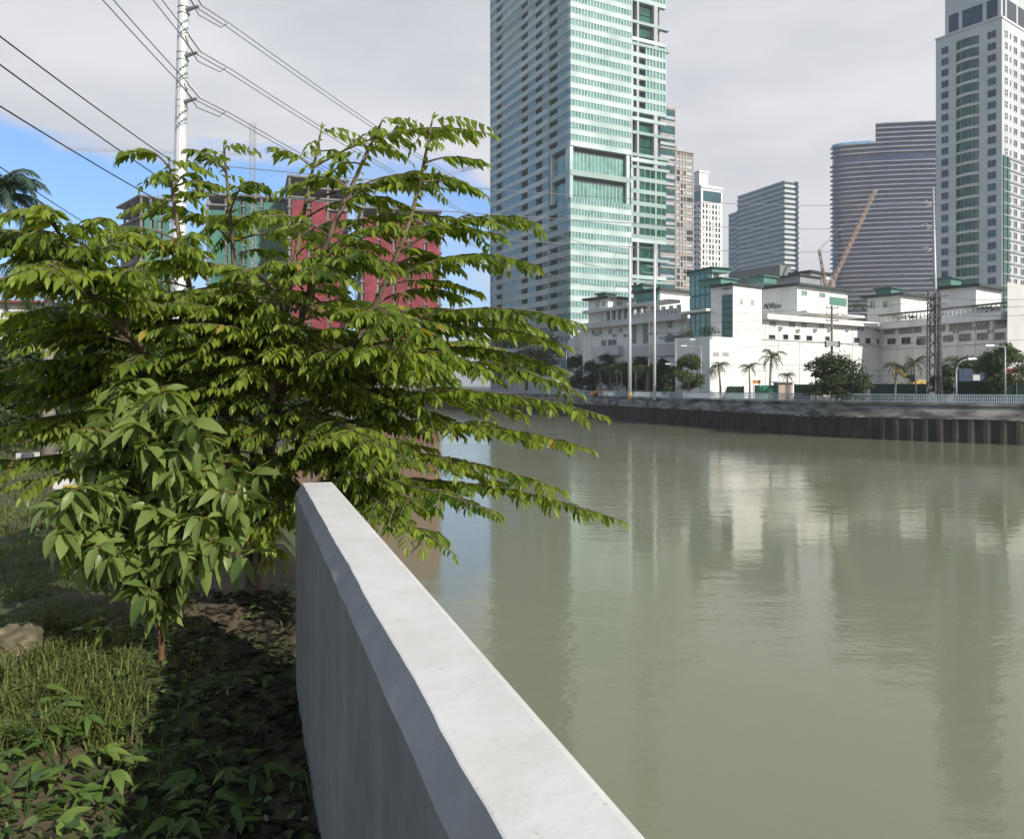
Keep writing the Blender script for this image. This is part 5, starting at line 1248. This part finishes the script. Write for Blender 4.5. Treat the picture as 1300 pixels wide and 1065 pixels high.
# the boughs whose outlines show in the photograph: tip (px, py, distance), arch, reach, breadth
tips = [
 (628, 172, 5.6, .26, 1.3, .20), (590, 231, 5.8, .14, .9, .18), (566, 239, 6.2, .15, .9, .2), (588, 284, 5.9, .2, 1.0, .3), (520, 262, 6.1, .2, .8, .25), (681, 283, 5.3, .22, 1.3, .26), (636, 300, 5.8, .2, 1.1, .3),
 (684, 340, 5.4, .24, 1.0, .18), (592, 379, 5.9, .15, .9, .25), (560, 345, 6.0, .15, .8, .3), (738, 411, 5.2, .26, 1.35, .26), (722, 440, 5.4, .28, 1.3, .22), (690, 425, 5.8, .25, 1.2, .3),
 (738, 500, 5.3, .38, 1.4, .26), (768, 528, 4.9, .28, 1.4, .24), (718, 470, 5.6, .3, 1.3, .3), (752, 571, 4.9, .25, 1.5, .22), (690, 560, 5.6, .22, 1.2, .3), (790, 661, 4.7, .30, 1.8, .24), (716, 622, 5.0, .26, 1.4, .26), (632, 655, 4.6, .26, 1.1, .24), (576, 703, 4.3, .34, 1.1, .26),
 (520, 668, 4.6, .26, 1.0, .28), (470, 645, 4.75, .2, .8, .26), (610, 600, 5.2, .24, 1.2, .34), (655, 520, 5.7, .24, 1.2, .4), (570, 540, 5.3, .22, 1.1, .4), (540, 470, 5.0, .24, 1.1, .42), (620, 470, 5.3, .26, 1.2, .4), (560, 430, 4.8, .25, 1.1, .42), (500, 410, 4.9, .24, 1.0, .42),
 (445, 470, 4.5, .24, 1.0, .45), (400, 540, 4.5, .22, .9, .42), (330, 470, 4.4, .22, .9, .42), (480, 570, 4.7, .22, 1.0, .4), (255, 430, 4.6, .22, .9, .42), (350, 400, 4.7, .22, .8, .4), (430, 350, 5.2, .2, .9, .4), (480, 330, 5.4, .2, .8, .36), (300, 350, 5.2, .2, .8, .4), (400, 640, 4.85, .14, .7, .3), (440, 610, 5.2, .15, .8, .32),
 (150, 203, 5.5, .16, .6, .16), (185, 262, 5.5, .14, .6, .2), (258, 230, 5.5, .14, .5, .2), (330, 235, 5.9, .16, .6, .22), (370, 240, 6.0, .15, .5, .2), (265, 190, 6.2, .1, .4, .16), (195, 310, 5.0, .16, .7, .3), (240, 330, 5.0, .16, .7, .34),
 (2, 276, 4.2, .16, .7, .26), (60, 266, 4.0, .14, .5, .2), (140, 282, 4.3, .12, .6, .22), (180, 318, 4.5, .14, .7, .28), (-50, 330, 4.3, .2, .9, .34), (30, 300, 4.0, .16, .6, .3), (100, 315, 4.2, .14, .6, .3), (-30, 420, 4.6, .22, 1.0, .36), (30, 400, 4.5, .2, .8, .36), (70, 440, 4.6, .2, .8, .36), (110, 385, 4.4, .18, .7, .36), (165, 420, 4.6, .2, .8, .4), (10, 500, 4.9, .2, 1.0, .34), (90, 510, 5.0, .2, .9, .36), (170, 500, 5.0, .2, .8, .38), (-20, 560, 4.5, .22, 1.0, .24), (40, 560, 4.6, .2, .9, .2), (240, 520, 5.0, .2, .8, .38),
 (20, 545, 5.4, .2, .9, .36), (100, 570, 5.5, .2, .9, .36), (-30, 480, 5.2, .2, .9, .36), (60, 480, 5.3, .2, .8, .4), (130, 430, 5.2, .2, .7, .4), (0, 620, 5.3, .18, 1.0, .22), (150, 550, 5.6, .2, .8, .4), (350, 600, 4.8, .16, .7, .3), (310, 560, 4.8, .2, .8, .36), (300, 640, 5.0, .2, .8, .36), (350, 655, 5.1, .2, .8, .34), (250, 600, 5.2, .2, .8, .36), (390, 590, 4.9, .18, .8, .3), (330, 690, 5.5, .18, .7, .3), (420, 480, 4.3, .2, .9, .4), (290, 470, 4.3, .2, .9, .4), (220, 380, 4.6, .2, .8, .4), (150, 360, 4.4, .18, .7, .38), (380, 440, 4.3, .2, .8, .4), (470, 510, 4.5, .22, .9, .4), (530, 590, 4.7, .2, .9, .36), (60, 340, 4.1, .16, .6, .3), (-10, 360, 4.1, .18, .7, .3), (120, 470, 4.4, .2, .8, .36), (50, 470, 4.3, .2, .8, .3), (200, 460, 4.4, .2, .8, .36),
]
more = []
for px, py, d, arch, want, wd_ in tips:
    if px < 570 and py > 300:
        for _ in range(1): more.append((px + rt.uniform(-40, 34), py + rt.uniform(-26, 30), d + rt.uniform(-.25, .5), arch, want, max(wd_, .34)))
for px, py, d, arch, want, wd_ in tips + more:
    wd_ = max(wd_, .24) * 1.12
    if 150 < px < 480 and py > 370: d = max(d, 5.45) + .1 * math.sin(px)
    elif px <= 150 and py > 410: d = max(d, 5.3)
    t_ = P(px, py, d); bough(start_for(t_, want), t_, arch, 1.0, wd_)
# boughs behind and inside, filling the crown
for px, py, d in ((200, 345, 7.4), (300, 310, 7.4), (440, 310, 7.2), (520, 400, 7.4), (400, 410, 7.8), (160, 440, 7.2), (560, 490, 7.3), (70, 500, 7.0), (300, 480, 7.8), (460, 520, 7.6), (230, 560, 7.2), (380, 590, 7.0), (520, 570, 6.8), (120, 560, 6.6), (640, 440, 6.6), (20, 450, 6.4), (360, 500, 7.2), (480, 450, 6.8), (260, 400, 7.0), (340, 540, 6.9)):
    t_ = P(px + rt.uniform(-15, 15), py + rt.uniform(-12, 12), d); bough(start_for(t_, 1.1), t_, .2, 1.0, .46)
for l in LS:
    n = len(l)
    for k in range(int(n * .28), n - 2):
        f_ = k / n
        for _ in range((1 if rt.random() < .5 else 2) if f_ < .5 else (1 if rt.random() < (.9 if f_ < .7 else .3) else 0)):
            a = rt.uniform(0, 6.283); ln = (.95 * (1 - f_) + .30) * rt.uniform(.7, 1.15); dv = Vector((math.cos(a), math.sin(a), 0))
            bough(l[k], l[k] + dv * ln + UP * (ln * rt.uniform(-.08, .25)), ln * .16, .9, .34 * (1.1 - f_ * .5), r0=.008)
    # leading shoot with small drooping sprays round the top
    foliate(l[-9:], LEAF * .85, .035, 0, .7, .6)
    for k in range(6):
        a = k * 2.4 + rt.uniform(-.3, .3); p = l[-1 - (k % 5)]; ln = rt.uniform(.16, .34) + .03 * k
        e_ = p + Vector((math.cos(a), math.sin(a), 0)) * ln - UP * ln * .35 + UP * .03; foliate(curve(p, e_, ln * .22, 6), LEAF * .85, .036, .05, .9, .62)
wood.build('trunk', tree, smooth=True)
lv.build('crown', tree, smooth=True)
print('tree leaves', len(lv.f) // 8)

# ================================================================== the sapling with broad leaves
rs = random.Random(5); sap = thing('sapling', 'young broad leaved sapling with a reddish brown stem in front of the tree', 'sapling', (X(205, 4.93), 4.93, gz(X(205, 4.93), 4.93)))
wood = MB(); lv = MB(); S0 = Vector((X(205, 4.93), 4.93, gz(X(205, 4.93), 4.93) - .03))
st_ = smooth_path([S0] + wp((203, 790, 4.9), (193, 745, 4.88), (180, 700, 4.85), (180, 650, 4.85), (176, 590, 4.9), (182, 530, 4.95)))
wood.tube(st_, [.021 * (1 - .75 * k / len(st_)) for k in range(len(st_))], 'bark_red', 7)
cl = [(68, 693), (85, 712), (110, 690), (118, 640), (100, 600), (150, 575), (190, 545), (228, 585), (268, 612), (300, 602), (292, 680), (245, 690), (252, 726), (186, 768), (138, 722), (172, 650), (220, 640), (132, 540), (248, 545), (215, 512), (92, 560), (150, 505), (262, 655), (205, 600), (232, 715), (160, 690), (205, 690), (128, 705), (215, 735), (270, 575), (112, 668), (305, 640), (180, 735), (200, 660), (150, 620), (235, 610)]
cl += [(175, 765), (222, 762), (150, 742), (98, 705), (240, 742), (305, 668), (312, 628), (284, 702), (60, 660), (78, 640), (200, 785)]
cl += [(px + rs.uniform(-28, 28), py + rs.uniform(-24, 20)) for px, py in cl if py < 735]
for px, py in cl:
    d = 4.7 + rs.uniform(-.4, .2); e_ = P(px, py - 14, d); k = min(len(st_) - 2, max(5, min(range(len(st_)), key=lambda j: abs(st_[j].z - (e_.z - .12)))))
    pth = curve(st_[k], e_, .05 + rs.uniform(0, .08), 8); wood.tube(pth, [.007, .0065, .006, .0055, .005, .0045, .004, .003, .002], 'bark_red', 5)
    n_ = 30; tone = rs.uniform(.3, .7)
    for j in range(n_):
        t = .30 + .70 * (j + 1) / n_; i_ = min(7, int(t * 8)); p = pth[i_].lerp(pth[min(8, i_ + 1)], t * 8 - i_); a = j * 2.399 + rs.uniform(-.3, .3)
        o_ = Vector((math.cos(a), math.sin(a), 0)); dr = o_ * rs.uniform(.5, 1) + UP * rs.uniform(-1.15, .5); L = rs.uniform(.10, .19)
        lv.leaf(p, dr, UP + o_ * .45 + Vector((rs.gauss(0, .4), rs.gauss(0, .4), 0)), L, L * rs.uniform(.36, .46), rs.uniform(.25, .95), rs.uniform(.08, .25), 'sapling_leaf', min(1, max(0, tone + rs.gauss(0, .15))), True)
wood.build('stem', sap, smooth=True); lv.build('foliage', sap, smooth=True)

# ================================================================== ground cover
rgx = random.Random(31)
def at_ground(px, py):
    d = (EYE - GZ) * 1000 / (py - 490); x = X(px, d); return Vector((x, d, gz(x, d)))
gr_ = MB()
def blade(p, h, lean, tn, w=.006):
    a = rgx.uniform(0, 6.283); o_ = Vector((math.cos(a), math.sin(a), 0)); s = Vector((-o_.y, o_.x, 0)) * w
    m_ = p + UP * h * .6 + o_ * lean * .35; t_ = p + UP * h * (1 - lean * .8 / max(h, .01) * .5) + o_ * lean; i = len(gr_.v)
    gr_.v += [tuple(p - s), tuple(p + s), tuple(m_ + s * .8), tuple(t_), tuple(m_ - s * .8)]; gr_.face((i, i + 1, i + 2, i + 4), 'grass_leaf', tn); gr_.face((i + 4, i + 2, i + 3), 'grass_leaf', tn)
def bare(x, y):      # bare earth: the heap, the trodden strip by the wall
    b_ = math.exp(-((x + 3.15) / .75) ** 2 - ((y - 5.75) / .42) ** 2)
    w_ = math.exp(-((edge_x(y) - x - .4) / .42) ** 2)
    return max(b_, w_ * .9)
for _ in range(15000):
    y = 2.0 + 9 * rgx.random() ** 1.4; x = edge_x(y) - .05 - 4.6 * rgx.random()
    if 1000 * x / y + 650 < -120: continue
    if rgx.random() < bare(x, y) * 1.15: continue
    k = noise.noise((x * 1.1, y * 1.1, 5)); 
    if k < -.12 and rgx.random() < .8: continue
    h = (.04 + .10 * max(0, k + .3)) * rgx.uniform(.6, 1.5); tn = min(1, max(0, .45 + .6 * noise.noise((x * 2, y * 2, 9)) + rgx.gauss(0, .2)))
    blade(Vector((x, y, gz(x, y) - .005)), h, h * rgx.uniform(.2, 1.1), tn)
for _ in range(90):   # taller tufts
    px, py = rgx.uniform(-20, 165), rgx.uniform(795, 960); c = at_ground(px, py)
    for _ in range(34):
        q_ = c + Vector((rgx.gauss(0, .05), rgx.gauss(0, .05), 0)); q_.z = gz(q_.x, q_.y); h = rgx.uniform(.08, .22); blade(q_, h, h * rgx.uniform(.3, 1.2), min(1, max(0, rgx.gauss(.55, .25))), .005)
for _ in range(9000):  # lawn further back
    y = 9 + 14 * rgx.random(); x = edge_x(y) - .3 - 9 * rgx.random(); h = rgx.uniform(.04, .12); blade(Vector((x, y, gz(x, y))), h, h * .6, min(1, max(0, rgx.gauss(.3, .2))), .014)
gr_.build('grass', kind='stuff', label='short rough grass with dry blades on the near bank', cat='grass')
cv = MB()
for _ in range(10500):
    y = 1.2 + 5.2 * rgx.random(); x = edge_x(y) - .08 - 3.6 * rgx.random()
    if 1000 * x / y + 650 < -150: continue
    k = noise.noise((x * 1.6 + 4, y * 1.6, 3))
    if k < .0 - .25 * (y < 3.6) or rgx.random() < bare(x, y) * .8: continue
    z = gz(x, y) + rgx.random() ** 1.5 * .09; a = rgx.uniform(0, 6.283); L = rgx.uniform(.025, .075)
    cv.leaf(Vector((x, y, z)), Vector((math.cos(a), math.sin(a), rgx.uniform(-.4, .5))), UP + Vector((rgx.gauss(0, .4), rgx.gauss(0, .4), 0)), L, L * rgx.uniform(.4, .7), rgx.uniform(0, .4), .15, 'creeper_leaf', min(1, max(0, .5 + .5 * noise.noise((x * 3, y * 3, 1)) + rgx.gauss(0, .2))))
cv.build('ground_cover', kind='stuff', label='tangle of small creeping weeds over the soil', cat='ground cover', smooth=True)
lt = MB()
for _ in range(1500):
    y = .9 + 5.5 * rgx.random(); x = edge_x(y) - .06 - abs(rgx.gauss(0, .55)); p = Vector((x, y, gz(x, y) + .008 + .015 * rgx.random())); a = rgx.uniform(0, 6.283); L = rgx.uniform(.05, .13)
    lt.leaf(p, Vector((math.cos(a), math.sin(a), rgx.uniform(-.1, .35))), UP + Vector((rgx.gauss(0, .35), rgx.gauss(0, .35), 0)), L, L * .4, rgx.uniform(-.1, .3), rgx.uniform(0, .3), 'litter_leaf', rgx.random())
lt.build('leaf_litter', kind='stuff', label='fallen dry leaves in the shade along the foot of the wall', cat='leaf litter')
# broad-leaved weeds: whole plants
wgp = 'broad leaved weeds in the foreground'
def weed(label, c, n, L, h, spread, seed, mt='weed_leaf'):
    rw = random.Random(seed); root = thing('weed_plant', label, 'weed', tuple(c), wgp); f = MB(); s_ = MB()
    for k in range(n):
        a = k * 2.399 + rw.uniform(-.4, .4); o_ = Vector((math.cos(a), math.sin(a), 0)); hh = h * rw.uniform(.25, 1); rr = spread * rw.uniform(.25, 1)
        e_ = c + o_ * rr + UP * hh; s_.tube(curve(c + Vector((0, 0, -.02)), e_, hh * .35, 5), [.004, .0036, .0032, .003, .0026, .002], 'weed_leaf', 4, False, .6)
        tn = rw.uniform(.2, .9)
        for j in range(3):        # three pointed lobes
            b_ = a + (j - 1) * .75; dv = Vector((math.cos(b_), math.sin(b_), rw.uniform(-.35, .25))); l_ = L * (1 if j == 1 else .75) * rw.uniform(.8, 1.2)
            f.leaf(e_, dv, UP + Vector((rw.gauss(0, .25), rw.gauss(0, .25), 0)), l_, l_ * .34, rw.uniform(.1, .45), rw.uniform(.08, .25), mt, min(1, max(0, tn + rw.gauss(0, .08))))
    f.build('foliage', root, smooth=True); s_.build('stem', root)
ws = [(40, 925, 12, .17, .22, .20, 'tallest weed with pointed leaves at the lower left corner'), (110, 935, 11, .15, .16, .2, 'spreading weed right of the tallest corner weed'), (72, 900, 9, .13, .15, .16, 'weed at the edge of the sunlit grass in the lower left'), (165, 925, 9, .14, .13, .18, 'weed at the boundary of sun and wall shade'), (8, 975, 11, .16, .18, .2, 'weed at the left edge of the picture bottom'), (75, 985, 12, .16, .17, .22, 'weed with broad leaves below the tallest corner weed'), (140, 1005, 10, .15, .15, .2, 'weed in half shade at the bottom left'), (215, 960, 9, .14, .12, .2, 'dark weed in the shade left of the wall'), (290, 990, 9, .15, .12, .2, 'dark weed in the deep shade by the foot of the wall'), (255, 1040, 10, .15, .13, .2, 'shaded weed at the bottom edge left of the wall'), (30, 1045, 12, .16, .15, .22, 'weed in the very corner at the bottom left'), (185, 1060, 10, .15, .13, .22, 'weed at the bottom edge between the corner and the wall'), (340, 1040, 8, .13, .1, .16, 'small shaded weed touching the foot of the wall')]
for k, (px, py, n_, L, h, sp_, lab) in enumerate(ws):
    if k not in (2, 3, 7, 12): weed(lab, at_ground(px, py) - UP * .01, n_, L * (.82 if k else 1), h, sp_, 100 + k)
weed('small seedling with drooping leaves on the bare earth left of the sapling stem', at_ground(132, 822) - UP * .01, 6, .15, .2, .09, 300, 'sapling_leaf')
# stone lump at the left
c = at_ground(14, 838); f = MB(); nu, nv = 36, 22
for j in range(nv + 1):
    for i in range(nu):
        th = 2 * math.pi * i / nu; ph = math.pi * j / nv - math.pi / 2; v = Vector((math.cos(ph) * math.cos(th), math.cos(ph) * math.sin(th), math.sin(ph)))
        k = 1 + .34 * noise.noise(v * 1.6 + Vector((3, 1, 2))) + .16 * noise.noise(v * 4) + .07 * noise.noise(v * 11); v = Vector((math.copysign(abs(v.x) ** .7, v.x) * .15, math.copysign(abs(v.y) ** .7, v.y) * .13, math.copysign(abs(v.z) ** .6, v.z) * .13)) * k
        f.v.append((c.x + v.x, c.y + .05 + v.y, c.z + .08 + v.z))
for j in range(nv):
    for i in range(nu): f.face((j * nu + i, j * nu + (i + 1) % nu, (j + 1) * nu + (i + 1) % nu, (j + 1) * nu + i), 'stone')
f.build('boulder', smooth=True, label='rough mossy tan rock half in shade at the left edge of the grass', cat='rock', org=tuple(c))
